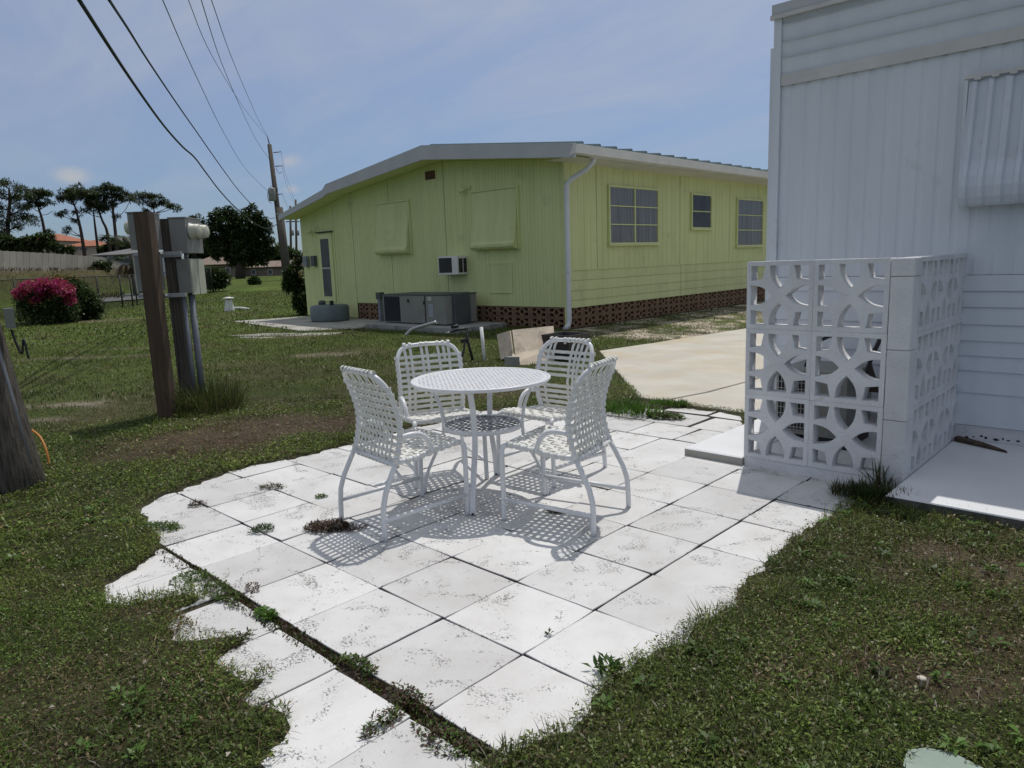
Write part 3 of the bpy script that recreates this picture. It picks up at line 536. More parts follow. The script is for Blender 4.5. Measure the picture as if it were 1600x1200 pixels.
slab([(-2.13, 4.49), (-1.99, 5.13), (-1.94, 5.91), (-1.88, 8.60), (-.95, 8.60), (-.95, 4.46), (-1.24, 4.44), (-1.85, 4.48)], -.1, .012, CONC, drive)
slab([(-4.97, 8.64), (-.95, 8.62), (-.95, 14), (-4.55, 14), (-4.66, 11.49), (-4.90, 9.44)], -.1, .015, CONC, drive)
slab([(-4.55, 14.02), (-.95, 14.02), (-.95, 30), (-4.5, 30)], -.1, .015, CONC, drive)
home_slab = thing('porch_slab', 'white painted concrete slab along the white house', None, (2, 3.3, 0)); home_slab['kind'] = 'structure'
slab([(-.945, 2.845), (-.486, 2.845), (-.486, 4.14), (-.93, 4.14)], -.06, .055, SLAB_W, home_slab, side=CONC_P)
slab([(-.484, 2.965), (.40, 2.965), (.40, 4.14), (-.484, 4.14)], -.06, .054, SLAB_W, home_slab)
slab([(.555, 2.505), (5.5, 2.505), (5.5, 4.14), (.555, 4.14)], -.06, .08, SLAB_W, home_slab, side=CONC_D)
pad_y = thing('paved_corner', 'pale cracked paving by the back door of the yellow house', None, (-16, 8.5, 0)); pad_y['kind'] = 'structure'
slab([(-19.0, 8.0), (-13.8, 7.15), (-12.95, 8.1), (-13.0, 10.08), (-18.3, 10.08)], -.1, .03, CONC_P, pad_y)
for poly in ([(-14.6, 5.7), (-13.9, 5.85), (-13.2, 6.35), (-13.3, 6.9), (-14.2, 6.5)], [(-13.1, 6.2), (-12.2, 7.0), (-12.4, 7.4), (-13.2, 6.95)], [(-13.9, 5.6), (-13.1, 5.75), (-13.0, 6.1), (-13.8, 5.8)]):
    slab(poly, -.08, .02, CONC_P, pad_y, 'broken_slab')

# ------------------------------------------------------------------ yellow house
YH = thing('yellow_house', 'lime yellow mobile home with grey fascia and tan breeze block skirt', 'house', (-13, 15, 0))
YW, XR, XM, XL, YB = 10.1, -7.95, -15.6, -18.35, 24.0
def roof_line(x):   # top of roof at the gable edge
    return float(np.interp(x, [-18.2, -16.05, -15.88, -11.73, -7.2], [3.17, 3.62, 3.75, 4.235, 3.69]))
def wall_top(x): return float(np.interp(x, [-18.55, -16.05, -15.88, -11.73, -7.2], [2.975, 3.44, 3.51, 3.93, 3.44]))-.004
def ribbed(mb, a0, a1, fixed, z0, z1, axis='x', out=-1, pitch=.105, gw=.022, gd=.008):
    """vertical grooved cladding from a0 to a1 on plane fixed; z0/z1 floats or functions"""
    f0 = z0 if callable(z0) else (lambda a: z0); f1 = z1 if callable(z1) else (lambda a: z1); n = max(1, round((a1-a0)/pitch)); p = (a1-a0)/n; cs = []
    for i in range(n):
        b = a0+i*p; cs += [(b, 0), (b+p-gw, 0), (b+p-gw*.7, -gd), (b+p-gw*.3, -gd)]
    cs.append((a1, 0)); V = []
    for (a, d) in cs:
        for zf in (f0, f1):
            V.append((a, fixed+out*d, zf(a)) if axis == 'x' else (fixed+out*d, a, zf(a)))
    F = [(2*i, 2*i+2, 2*i+3, 2*i+1) if (axis == 'x') == (out < 0) else (2*i, 2*i+1, 2*i+3, 2*i+2) for i in range(len(cs)-1)]
    return mb.add(V, F)
# gable end panels between seams
seams = [XL, -16.55, -15.62, -13.9, -11.69, XR]
for a, b in zip(seams[:-1], seams[1:]):
    z0 = .05 if b <= -15.5 else .475
    mb = MB(); ribbed(mb, a+.006, b-.006, YW, z0, wall_top); mb.build('wall_panel', YELLOW, YH)
# right-hand long wall: upper panels and lower boards
ys = [YW, 11.2, 14.72, 17.4, 20.2, YB]
for a, b in zip(ys[:-1], ys[1:]):
    mb = MB(); ribbed(mb, a+.005, b-.005, XR, 1.245, 3.46, axis='y', out=1, pitch=.21); mb.build('wall_panel', YELLOW, YH)
zb = [.45, .61, .81, 1.03, 1.24]
for ya, yb in ((YW+.06, 14.75), (14.76, YB)):
    for a, b in zip(zb[:-1], zb[1:]):
        mb = MB(); mb.add([(XR+.012, ya, a), (XR+.012, yb, a), (XR+.001, yb, b-.004), (XR+.001, ya, b-.004), (XR-.02, ya, a), (XR-.02, yb, a)], [(0, 1, 2, 3), (4, 5, 1, 0)]); mb.build('siding_board', YELLOW, YH)
MB().box(XR-.05, XR+.016, YW-.016, YW+.055, .0, 3.45).build('corner_post', YELLOW_T, YH)
MB().box(XR-.03, XR+.018, YW+.056, YB, 1.238, 1.256).build('trim_strip', YELLOW_T, YH)
# the dark core behind the cladding keeps light out of the shell
mb = MB(); mb.add([(x, y, z) for y in (YW+.1, YB) for (x, z) in ((XL+.02, .0), (XR-.1, 0), (XR-.1, 3.4), (-11.73, 3.86), (XL+.02, 2.9))], [(0, 1, 2, 3, 4), (9, 8, 7, 6, 5), (0, 5, 6, 1), (1, 6, 7, 2), (2, 7, 8, 3), (3, 8, 9, 4), (4, 9, 5, 0)]); mb.build('core', DARK, YH)
mb = MB(); mb.add([(XL, YW, .0), (XL, YB, .0), (XL, YB, 2.95), (XL, YW, 2.95)], [(0, 3, 2, 1)]); mb.build('side_wall', YELLOW, YH)
# roof, gable fascia, soffit, gutter
YF = 9.5
xs = [-18.55, -16.05, -15.88, -11.73, -7.2]; zt = [3.10, 3.62, 3.75, 4.235, 3.69]; zl = [2.955, 3.42, 3.49, 3.91, 3.42]
mb = MB()
V = [(x, YF, z) for x, z in zip(xs, zl)]+[(x, YF, z) for x, z in zip(xs, zt)]+[(x, YF+.05, z) for x, z in zip(xs, zl)]+[(x, YF+.05, z) for x, z in zip(xs, zt)]
F = []
for i in range(4): F += [(i, i+1, 6+i, 5+i), (10+i, 15+i, 16+i, 11+i), (i, 10+i, 11+i, i+1), (5+i, 6+i, 16+i, 15+i)]
F += [(0, 5, 15, 10), (4, 14, 19, 9)]; mb.add(V, F); mb.build('gable_fascia', FASCIA, YH)
mb = MB(); V = [(x, YF+.052, z+.02) for x, z in zip(xs, zl)]+[(x, YW+.02, z+.02) for x, z in zip(xs, zl)]; mb.add(V, [(i, 5+i, 6+i, i+1) for i in range(4)]); mb.build('soffit', YELLOW_T, YH)
roof = MB(); V = [(x, YF+.052, z-.01) for x, z in zip(xs, zt)]+[(x, YB+.4, z-.01) for x, z in zip(xs, zt)]; roof.add(V, [(i, i+1, 6+i, 5+i) for i in range(4)]); roof = roof.build('roof', ROOF_M, YH)
for k in range(26):   # standing ribs on the right-hand slope, seen end-on over the gutter
    y = YF+.25+k*.56; mb = MB(); mb.add([(-7.17, y-.035, 3.69), (-7.17, y, 3.735), (-7.17, y+.035, 3.69), (-11.7, y-.035, 4.233), (-11.7, y, 4.278), (-11.7, y+.035, 4.233)], [(0, 1, 4, 3), (1, 2, 5, 4), (0, 2, 1)]); mb.build('roof_rib', ROOF_M, roof)
mb = MB(); mb.add([(-7.20, YF-.012, 3.68), (-7.12, YF-.012, 3.66), (-7.16, YF-.012, 3.50), (-7.30, YF-.012, 3.46), (-7.20, YB+.4, 3.68), (-7.12, YB+.4, 3.66), (-7.16, YB+.4, 3.50), (-7.30, YB+.4, 3.46)], [(0, 4, 5, 1), (1, 5, 6, 2), (2, 6, 7, 3), (0, 1, 2, 3)]); mb.build('gutter', FASCIA_W, YH)
mb = MB(); mb.add([(-7.28, YF+.05, 3.455), (-7.28, YB, 3.455), (XR, YB, 3.45), (XR, YF+.05, 3.45)], [(0, 3, 2, 1)]); mb.build('side_soffit', FASCIA_W, YH)
ds = MB(); ds.tube([(-7.32, 10.30, 3.48), (-7.34, 10.28, 3.40), (-7.45, 10.24, 3.28), (-7.78, 10.12, 3.10), (-7.875, 10.09, 3.0), (-7.885, 10.09, 2.6), (-7.885, 10.09, .20), (-7.88, 10.05, .10), (-7.86, 9.9, .04)], .052, 10); ds = ds.build('downspout', DOWNS, YH)
for z in (2.85, 1.2): MB().box(-7.945, -7.835, 10.04, 10.145, z, z+.03).build('strap', DOWNS, ds)
MB().lathe([(.05, 0), (.05, .45)], (-10.8, 14.0, 4.1), 10).build('vent_pipe', FASCIA_W, YH)
# windows on the long wall
def side_window(y0, y1, z0, z1, ncol, nrow, curt):
    fr = MB(); t = .045; x0, x1 = XR+.004, XR+.055
    fr.box(x0, x1, y0, y1, z1-t, z1).box(x0, x1, y0, y1, z0, z0+t).box(x0, x1, y0, y0+t, z0+t, z1-t).box(x0, x1, y1-t, y1, z0+t, z1-t)
    cw = (y1-y0-2*t)/ncol; rh = (z1-z0-2*t)/nrow
    for c in range(1, ncol): fr.box(x0+.002, x1-.006, y0+t+c*cw-.02, y0+t+c*cw+.02, z0+t, z1-t)
    o = fr.build('window', YELLOW_T, YH)
    for c in range(ncol):
        for r in range(nrow):
            pa = y0+t+c*cw+.02; pb = y0+t+(c+1)*cw-.02; za = z0+t+r*rh+.012; zb_ = z0+t+(r+1)*rh-.012
            MB().add([(x1-.02, pa, za), (x1-.02, pb, za), (x1-.035, pb, zb_), (x1-.035, pa, zb_)], [(0, 1, 2, 3)]).build('pane', GLASS, o)
            if r: MB().box(x0+.004, x1-.004, pa, pb, za-.024, za).build('glazing_bar', YELLOW_T, o)
    MB().box(x0, x1+.03, y0-.03, y1+.03, z0-.025, z0-.002).build('sill', YELLOW_T, o)
    cu = MB(); n = 60; V = []
    for i in range(n+1):
        a = y0+t+(y1-y0-2*t)*i/n; d = .004*math.sin(i*1.1)+.003*math.sin(i*2.7); V += [(XR+.014+d, a, z0+t), (XR+.014+d, a, z1-t)]
    cu.add(V, [(2*i, 2*i+2, 2*i+3, 2*i+1) for i in range(n)], True); cu.build('curtain', CURTAIN if curt else CURTAIN_D, o)
side_window(11.6, 13.66, 1.77, 3.08, 2, 3, True)
side_window(15.22, 16.3, 2.14, 3.05, 1, 2, False)
side_window(17.77, 19.48, 1.66, 3.02, 1, 3, True)
# gable end: awning shutters, window air conditioner, vent, hatch, back door, boxes, lamps
def clam_shutter(x0, x1, z0, z1, rib=.006):
    o = MB(); prof = [(.02, z1), (.03, z1-.02), (.06, z1-.35*(z1-z0)), (.15, z0+.18), (.195, z0+.12), (.19, z0+.06), (.145, z0+.012), (.07, z0), (.01, z0+.01)]; n = 40; V = []; F = []; k = len(prof)
    for i in range(n+1):
        x = x0+(x1-x0)*i/n; e = rib*(1 if (i//2) % 2 else 0)
        for (d, z) in prof: V.append((x, YW-d-e*(1 if d > .025 else 0), z))
    for i in range(n):
        for j in range(k-1): F.append((i*k+j, i*k+j+1, (i+1)*k+j+1, (i+1)*k+j))
    F += [tuple(range(k-1, -1, -1)), tuple(n*k+j for j in range(k))]; o.add(V, F); o = o.build('awning_shutter', YELLOW, YH)
    MB().box(x0-.05, x1+.05, YW-.045, YW-.001, z1+.003, z1+.035).build('head_rail', YELLOW_T, o)
    MB().box(x1+.01, x1+.05, YW-.05, YW-.002, z0-.02, z1).build('side_arm', YELLOW_T, o)
clam_shutter(-14.40, -13.06, 1.78, 3.10); clam_shutter(-10.66, -9.28, 1.76, 3.08)
ac = MB().bbox(-11.68, -10.98, 9.78, YW, 1.22, 1.66).build('window_air_conditioner', FASCIA_W, YH)
MB().box(-11.64, -11.18, 9.775, 9.781, 1.27, 1.62).build('grille', BLACK_P, ac)
for k in range(8): MB().box(-11.63, -11.19, 9.768, 9.774, 1.285+k*.042, 1.289+k*.042).build('slat', METAL_D, ac)
MB().box(-10.979, -10.972, 9.82, 9.94, 1.27, 1.60).build('side_vent', BLACK_P, ac); MB().box(-10.979, -10.972, 9.97, 10.07, 1.27, 1.60).build('side_vent', BLACK_P, ac)
ve = MB(); ve.box(-12.36, -11.93, YW-.02, YW-.002, 3.51, 3.755); ve = ve.build('gable_vent', YELLOW_T, YH)
MB().box(-12.335, -11.955, YW-.023, YW-.0205, 3.53, 3.735).build('louvre_opening', RUST, ve)
for k in range(4): MB().box(-12.25+k*.085, -12.235+k*.085, YW-.034, YW-.024, 3.532, 3.733).build('slat', BARK, ve)
ha = MB(); ha.box(-10.22, -9.54, YW-.012, YW-.002, .80, 1.44); ha = ha.build('access_panel', YELLOW, YH)
for (a, b, c_, d_) in ((-10.25, -9.51, 1.44, 1.465), (-10.25, -9.51, .775, .80), (-10.25, -10.22, .80, 1.44), (-9.54, -9.51, .80, 1.44)): MB().box(a, b, YW-.022, YW-.001, c_, d_).build('edge_trim', YELLOW_T, ha)
dr_ = MB().box(-17.38, -16.66, YW-.04, YW-.002, .50, 2.50).build('back_door', YELLOW_T, YH)
MB().box(-17.25, -16.82, YW-.046, YW-.041, 1.50, 2.33).build('pane', METAL_D, dr_); MB().box(-17.25, -16.82, YW-.046, YW-.041, .65, 1.46).build('pane', CURTAIN_D, dr_); MB().box(-17.27, -16.80, YW-.055, YW-.042, 1.465, 1.495).build('rail', TRIM_TAN, dr_)
MB().box(-17.42, -16.60, YW-.10, YW-.002, 2.51, 2.54).build('drip_cap', BARK, dr_)
MB().bbox(-18.20, -17.98, 9.98, YW-.002, 1.54, 1.86).build('wall_box', PVC, YH); MB().bbox(-17.74, -17.56, 9.98, YW-.002, 1.55, 1.86).build('wall_box', METAL_D, YH)
for (x, z) in ((-10.78, 3.22), (-17.55, 2.62)):
    lf = MB().lathe([(.05, 0), (.05, .03), (.02, .035)], (x, YW, z), 12, axis=(0, -1, 0)).build('wall_lamp', YELLOW_T, YH)
    MB().lathe([(.02, 0), (.055, .05), (.055, .15), (.04, .16)], (x-.1, YW-.05, z-.03), 12, axis=(-.6, -.7, -.3)).build('lamp_head', YELLOW_T, lf)
# breeze block skirt
def skirt_mesh():
    Wd, H = .50, .215; o = [(-Wd/2+.004, .003), (Wd/2-.004, .003), (Wd/2-.004, H-.003), (-Wd/2+.004, H-.003)]; ho = []
    ho.append([(0, .03), (.065, H/2), (0, H-.03), (-.065, H/2)])
    for sx in (-1, 1):
        for (za, zc_) in ((.022, .092), (H-.022, H-.092)):
            ho.append([(sx*.045, za), (sx*.19, za), (sx*.19, zc_), (sx*.105, zc_)])
    me = fill_mesh('breeze_block', [o]+ho, .09, BRICKB); me.transform(Matrix.Rotation(PI/2, 4, 'X')); return me   # now in XZ, front at y=-.09..0
SK = skirt_mesh(); off = YH.location
for r in range(2):
    z = .015+r*.235
    for k in range(20): inst('breeze_block', SK, YH, (XR-.095-off.x, YW+.30+k*.505-off.y, z), (0, 0, PI/2))
    for k in range(15): inst('breeze_block', SK, YH, (XR-.30-k*.505-off.x, YW+.085-off.y, z), (0, 0, 0))
MB().box(XM, XR-.055, YW+.0, YW+.08, .23, .25).build('mortar_course', BRICKB, YH); MB().box(XR-.09, XR-.01, YW+.06, YB, .23, .25).build('mortar_course', BRICKB, YH)
# ------------------------------------------------------------------ white house
WH = thing('white_house', 'white metal sided mobile home with ribbed wall and clamshell awning', 'house', (3, 8, 0))
WY, WX, WR = 4.15, -.83, 7.0
def wtop(x): return 3.30+.030*(x-WX)
mb = MB(); ribbed(mb, WX, WR, WY, 1.275, 2.80, pitch=.118, gw=.05, gd=.006); mb.build('ribbed_panel', SIDING_W, WH)
bz = [.19, .429, .59, .698, .806, .922, 1.046, 1.16, 1.272]
for a, b in zip(bz[:-1], bz[1:]):
    mb = MB(); mb.add([(WX, WY-.014, a+.002), (WR, WY-.014, a+.002), (WR, WY-.002, b), (WX, WY-.002, b), (WX, WY+.02, a+.002), (WR, WY+.02, a+.002)], [(0, 1, 2, 3), (4, 5, 1, 0)]); mb.build('siding_board', SIDING_W, WH)
tz = [2.889, 3.01, 3.13, 3.26]
for i, (a, b) in enumerate(zip(tz, [3.008, 3.128, 3.258, 3.36])):
    mb = MB(); mb.add([(WX, WY-.006, a), (WR, WY-.006, a), (WR, WY-.018, b), (WX, WY-.018, b), (WX, WY-.03, b+.003), (WR, WY-.03, b+.003)], [(0, 1, 2, 3), (3, 2, 5, 4)]); mb.build('top_board', SIDING_W, WH)
MB().box(WX+.001, WR, WY-.022, WY-.001, 2.80, 2.885).build('belt_trim', TRIM_TAN, WH)
MB().box(WX-.062, WX-.001, WY-.03, WY+.04, .07, 3.34).build('corner_trim', SIDING_W, WH)
MB().bbox(WX-.125, WX-.064, WY+.05, WY+.13, .07, 3.13).build('side_post', SIDING_W, WH)
mb = MB(); mb.add([(WX-.03, WY+.045, .05), (WX-.03, 18, .05), (WX-.03, 18, 3.3), (WX-.03, WY+.045, 3.3)], [(0, 3, 2, 1)]); mb.build('side_wall', SIDING_W, WH)
mb = MB(); mb.add([(WX-.075, WY-.05, 3.345), (WR, WY-.05, 3.345), (WR, WY-.05, 3.44), (WX-.075, WY-.05, 3.42), (WX-.075, 18.2, 3.42), (WR, 18.2, 3.44), (WX-.075, 18.2, 3.345)], [(0, 1, 2, 3), (3, 2, 5, 4), (0, 3, 4, 6)]); mb.build('roof', FASCIA, WH)
mb = MB(); mb.add([(WX-.085, WY-.056, 3.31), (WR, WY-.056, 3.31), (WR, WY-.056, 3.342), (WX-.085, WY-.056, 3.342), (WX-.085, WY-.02, 3.31), (WR, WY-.02, 3.31)], [(0, 1, 2, 3), (0, 4, 5, 1)]); mb.build('roof_edge_trim', TRIM_TAN, WH)
mb = MB(); mb.box(WX+.02, WR, WY+.03, 17.9, .0, 3.2); mb.build('core', DARK, WH)
mb = MB(); mb.box(WX, WR, WY-.004, WY+.02, .045, .188); mb.build('base_strip', BLOCK_W, WH)
for k in range(9):   # patches where the paint of the base strip has flaked off
    x = .62+.045*k+random.uniform(-.01, .01); mb = MB(); n = 7; c = (x, .105+random.uniform(-.012, .012)); rx, rz = random.uniform(.006, .022), random.uniform(.006, .014)
    mb.add([(c[0]+rx*math.cos(2*PI*i/n)*random.uniform(.6, 1.2), WY-.006, c[1]+rz*math.sin(2*PI*i/n)*random.uniform(.6, 1.2)) for i in range(n)], [tuple(range(n))]); mb.build('flaked_spot', BLACK_P, WH)
# clamshell awning over the window
def awning(x0, x1):
    z1, z0 = 2.60, 1.745; prof = [(.02, z1), (.035, z1-.03), (.075, z1-.30), (.125, z1-.55), (.165, z0+.20), (.178, z0+.13), (.17, z0+.06), (.145, z0+.02), (.11, z0), (.05, z0+.01), (.03, z0+.03)]; k = len(prof); n = int((x1-x0)/.012); V = []; F = []; mb = MB()
    for i in range(n+1):
        x = x0+(x1-x0)*i/n; ph = ((x-x0)/.102) % 1; e = .024 if .12 < ph < .52 else 0.0
        for (d, z) in prof: V.append((x, WY-d-(e if d > .03 else 0), z))
    for i in range(n):
        for j in range(k-1): F.append((i*k+j, i*k+j+1, (i+1)*k+j+1, (i+1)*k+j))
    mb.add(V, F, False); mb.add([V[j] for j in range(k)], [tuple(range(k-1, -1, -1))]); o = mb.build('clamshell_awning', AWNING_W, WH)
    MB().box(x0-.03, x1, WY-.05, WY-.024, z1+.002, z1+.028).build('head_rail', TRIM_TAN, o)
    MB().box(x0-.028, x0-.008, WY-.04, WY-.024, z0+.02, z1).build('side_rail', SIDING_W, o)
    for i in range(int((x1-x0)/.102)): MB().bbox(x0+.03+i*.102, x0+.072+i*.102, WY-.062, WY-.052, z1-.014, z1+.004, .002).build('rib_end', TRIM_TAN, o)
awning(.50, 2.4)
single('wood_scrap', MB().add([(.57, 4.03, .081), (.92, 3.88, .081), (.90, 3.92, .081), (.76, 4.01, .081), (.58, 4.10, .081), (.57, 4.03, .112), (.92, 3.88, .092), (.90, 3.92, .092), (.76, 4.01, .106), (.58, 4.10, .112)], [(4, 3, 2, 1, 0), (5, 6, 7, 8, 9), (0, 1, 6, 5), (1, 2, 7, 6), (2, 3, 8, 7), (3, 4, 9, 8), (4, 0, 5, 9)]), WOOD_BR, 'splintered dark wood scrap lying on the white slab by the house wall', 'wood scrap')

# ------------------------------------------------------------------ breeze block screen
BS = thing('breeze_block_screen', 'white painted decorative breeze block screen wall with gothic arch openings', 'block screen', (0, 3.0, 0))
def block_mesh(W, H, th):
    o = [(-W/2+.0002, .0002), (W/2-.0002, .0002), (W/2-.0002, H-.0002), (-W/2+.0002, H-.0002)]; ho = []
    def P(u, v): return (-W/2+u*W, v*H)
    def arch(tip, b1, b2, bul=.022):
        pts = []
        for (a, b) in ((b1, tip), (tip, b2)):
            for i in range(6):
                t = i/6; x = a[0]+(b[0]-a[0])*t; y = a[1]+(b[1]-a[1])*t; nx, ny = -(b[1]-a[1]), b[0]-a[0]; l = math.hypot(nx, ny); cx, cy = x-.5+1e-9, y-.5
                k = bul*math.sin(PI*t)*(4*.5); sgn = -1 if ((b1[0]-tip[0])*(b2[1]-tip[1])-(b1[1]-tip[1])*(b2[0]-tip[0])) < 0 else 1
                pts.append(P(x-sgn*nx/l*k*-1, y-sgn*ny/l*k*-1))
        pts.append(P(*b2)); return pts
    e = .066; hb = .148
    ho.append(arch((.5, .395), (.5-hb, e), (.5+hb, e))); ho.append(arch((.5, .605), (.5+hb, 1-e), (.5-hb, 1-e)))
    ho.append(arch((.395, .5), (e, .5+hb), (e, .5-hb))); ho.append(arch((.605, .5), (1-e, .5-hb), (1-e, .5+hb)))
    for sx in (0, 1):
        for sy in (0, 1):
            q = [(.07, .07), (.282, .068), (.242, .258), (.07, .282)]
            q = [((1-a) if sx else a, (1-b) if sy else b) for a, b in q]; ho.append([P(*z) for z in q])
    me = fill_mesh('breeze_block', [o]+ho, th, BLOCK_W, .0018); me.transform(Matrix.Rotation(PI/2, 4, 'X')); return me
BT = .098
BMf = block_mesh(.45, .455, BT); BMs = block_mesh(.40, .455, BT)
def bsp(x, y, z): return (x-BS.location.x, y-BS.location.y, z-BS.location.z)
for r in range(3):
    for c in range(2): inst('breeze_block', BMf, BS, bsp(-.482+.225+.4503*c, 2.86+BT+random.uniform(-.001, .001), .062+.4552*r), (0, 0, random.uniform(-.002, .002)))
    for c in range(3): inst('breeze_block', BMs, BS, bsp(.552-BT, 2.985+.2+.4015*c-.0, .062+.4552*r), (0, 0, PI/2))
MB().bbox(-.480, .420, 2.866, 2.866+BT, -.03, .060, .003).build('base_course', BLOCK_W, BS); MB().bbox(.448, .546, 2.985, 4.135, .0, .060, .003).build('base_course', BLOCK_W, BS)
for (a, b) in ((-.03, .44), (.443, .875), (.878, 1.315), (1.318, 1.425)): MB().bbox(.4225, .552+random.uniform(-.002, .002), 2.858, 2.983, a, b, .004).build('pillar_block', BLOCK_W, BS)
# what stands behind the screen: an old condenser with a black guard grille
CU = thing('condenser_unit', 'old air conditioner condenser with black wire grille behind the block screen', 'air conditioner', (-.3, 3.6, .056))
MB().bbox(-.50, .02, 3.42, 3.95, .13, .62).build('cabinet', METAL_G, CU)
MB().box(-.48, -.27, 3.408, 3.418, .17, .60).build('grille_backing', BLACK_P, CU)
for k in range(9): MB().box(-.475+k*.025, -.471+k*.025, 3.395, 3.405, .17, .60).build('grille_bar', GALV, CU)
for k in range(9): MB().box(-.48, -.27, 3.386, 3.393, .19+k*.048, .194+k*.048).build('grille_bar', GALV, CU)
MB().box(-.262, -.225, 3.40, 3.419, .14, .61).build('corner_strip', RUST, CU)
for sx in (-.48, -.03): MB().box(sx, sx+.05, 3.44, 3.93, .056, .128).build('foot', BLACK_P, CU)
MB().tube([(.10, 3.4, .45), (.16, 3.45, .75), (.22, 3.5, .93), (.25, 3.55, 1.06)], .016, 8).tube([(-.35, 3.6, .62), (-.30, 3.6, .80), (-.18, 3.6, .86), (-.1, 3.6, .84)], .014, 8).build('refrigerant_pipe', BLACK_P, CU)
MB().box(0.02, .28, 3.95, 3.975, .86, .89).build('bracket', BLACK_P, CU)
MB().add([(.0, 3.7, .45), (.14, 3.7, .45), (.07, 3.72, .66), (.0, 3.75, .45), (.14, 3.75, .45), (.07, 3.75, .66)], [(0, 1, 2), (5, 4, 3), (0, 3, 4, 1), (1, 4, 5, 2), (2, 5, 3, 0)]).build('gusset', BARK, CU)

# ------------------------------------------------------------------ patio table
TX, TY, TH = -1.51, 1.29, .765
TB = thing('patio_table', 'round white perforated metal patio table with lower shelf', 'table', (TX, TY, 0), .42)
def disc_plate(name, R, pitch, hole, th, rot, m_, rin=0):
    lo = [[(R*math.cos(2*PI*k/64), R*math.sin(2*PI*k/64)) for k in range(64)]]; n = int(R/pitch)+1; c, s = math.cos(rot), math.sin(rot)
    for i in range(-n, n+1):
        for j in range(-n, n+1):
            x, y = i*pitch, j*pitch; h = hole/2
            if math.hypot(x, y) > R-hole*1.3-.012: continue
            hx = hy = h
            lo.append([((x+a)*c-(y+b)*s, (x+a)*s+(y+b)*c) for a, b in ((-hx, -hy), (hx, -hy), (hx, hy), (-hx, hy))])
    return fill_mesh(name, lo, th, m_)
def lattice(R, pitch, barw, th, rot, ring):
    mb = MB(); c, s = math.cos(rot), math.sin(rot); n = int(R/pitch)
    for k in range(-n, n+1):
        o = k*pitch; h = math.sqrt(max(0, R*R-o*o))-.004
        if h < .02: continue
        mb.obox((-s*o, c*o, 0), (c*h, s*h, 0), (-s*barw/2, c*barw/2, 0), (0, 0, th/2)); mb.obox((c*o, s*o, -.0007), (-s*h, c*h, 0), (c*barw/2, s*barw/2, 0), (0, 0, th/2))
    mb.lathe([(R-ring, -th/2), (R, -th/2), (R, th/2+.0006), (R-ring, th/2+.0006), (R-ring, -th/2)], (0, 0, 0), 64, smooth=False); return mb
tt = inst('table_top', lattice(.425, .0365, .0205, .003, 1.28, .022).mesh('table_top', TABLE_W), TB, (0, 0, TH-.006))
mb = MB(); mb.lathe([(.424, -.022), (.438, -.022), (.446, -.012), (.446, -.004), (.438, .002), (.424, -.002), (.424, -.022)], (0, 0, TH), 64); mb.build('rim', TABLE_W, TB, local=True)
sh = inst('shelf', lattice(.243, .044, .017, .003, .9, .014).mesh('shelf', SHELF_D), TB, (0, 0, .462))
mb = MB(); mb.lathe([(.243, 0), (.252, 0), (.252, .030), (.243, .030), (.243, 0)], (0, 0, .442), 48); mb.build('shelf_rim', TABLE_W, TB, local=True)
def flatbar(mb, pts, wd, wid, th):
    pts = [np.array(p, float) for p in pts]; nr = []
    for i, p in enumerate(pts):
        d = pts[min(i+1, len(pts)-1)]-pts[max(i-1, 0)]; d /= np.linalg.norm(d); q = np.cross(np.array(wd), d); nr.append(q/np.linalg.norm(q))
    return mb.ribbon(pts, nr, wd, wid, th)
def spline(P, n=8):
    P = [np.array(p, float) for p in P]; out = []
    for i in range(len(P)-1):
        p0, p1, p2, p3 = P[max(i-1, 0)], P[i], P[i+1], P[min(i+2, len(P)-1)]
        for k in range(n):
            t = k/n; out.append(.5*((2*p1)+(-p0+p2)*t+(2*p0-5*p1+4*p2-p3)*t*t+(-p0+3*p1-3*p2+p3)*t**3))
    out.append(P[-1]); return out
for k in range(4):
    a = k*PI/2-.965-.42; ca, sa = math.cos(a), math.sin(a)
    pr = spline([(.345, TH-.03), (.325, TH-.06), (.285, TH-.15), (.262, TH-.25), (.258, .46), (.272, .36), (.335, .24), (.385, .13), (.405, .04), (.41, 0)], 5)
    mb = MB(); flatbar(mb, [(r*ca, r*sa, z) for r, z in pr], (-sa, ca, 0), .033, .017); lg = mb.build('leg', TABLE_W, TB, local=True)
    mb = MB(); mb.tube([(.36*ca, .36*sa, TH-.03), (.33*ca, .33*sa, TH-.03)], .02, 10); mb.build('top_pad', TABLE_W, lg, local=True)
    MB().lathe([(.012, 0), (.014, .004), (.010, .012)], (.41*ca, .41*sa, 0), 8).build('foot_cap', BLACK_P, lg, local=True)

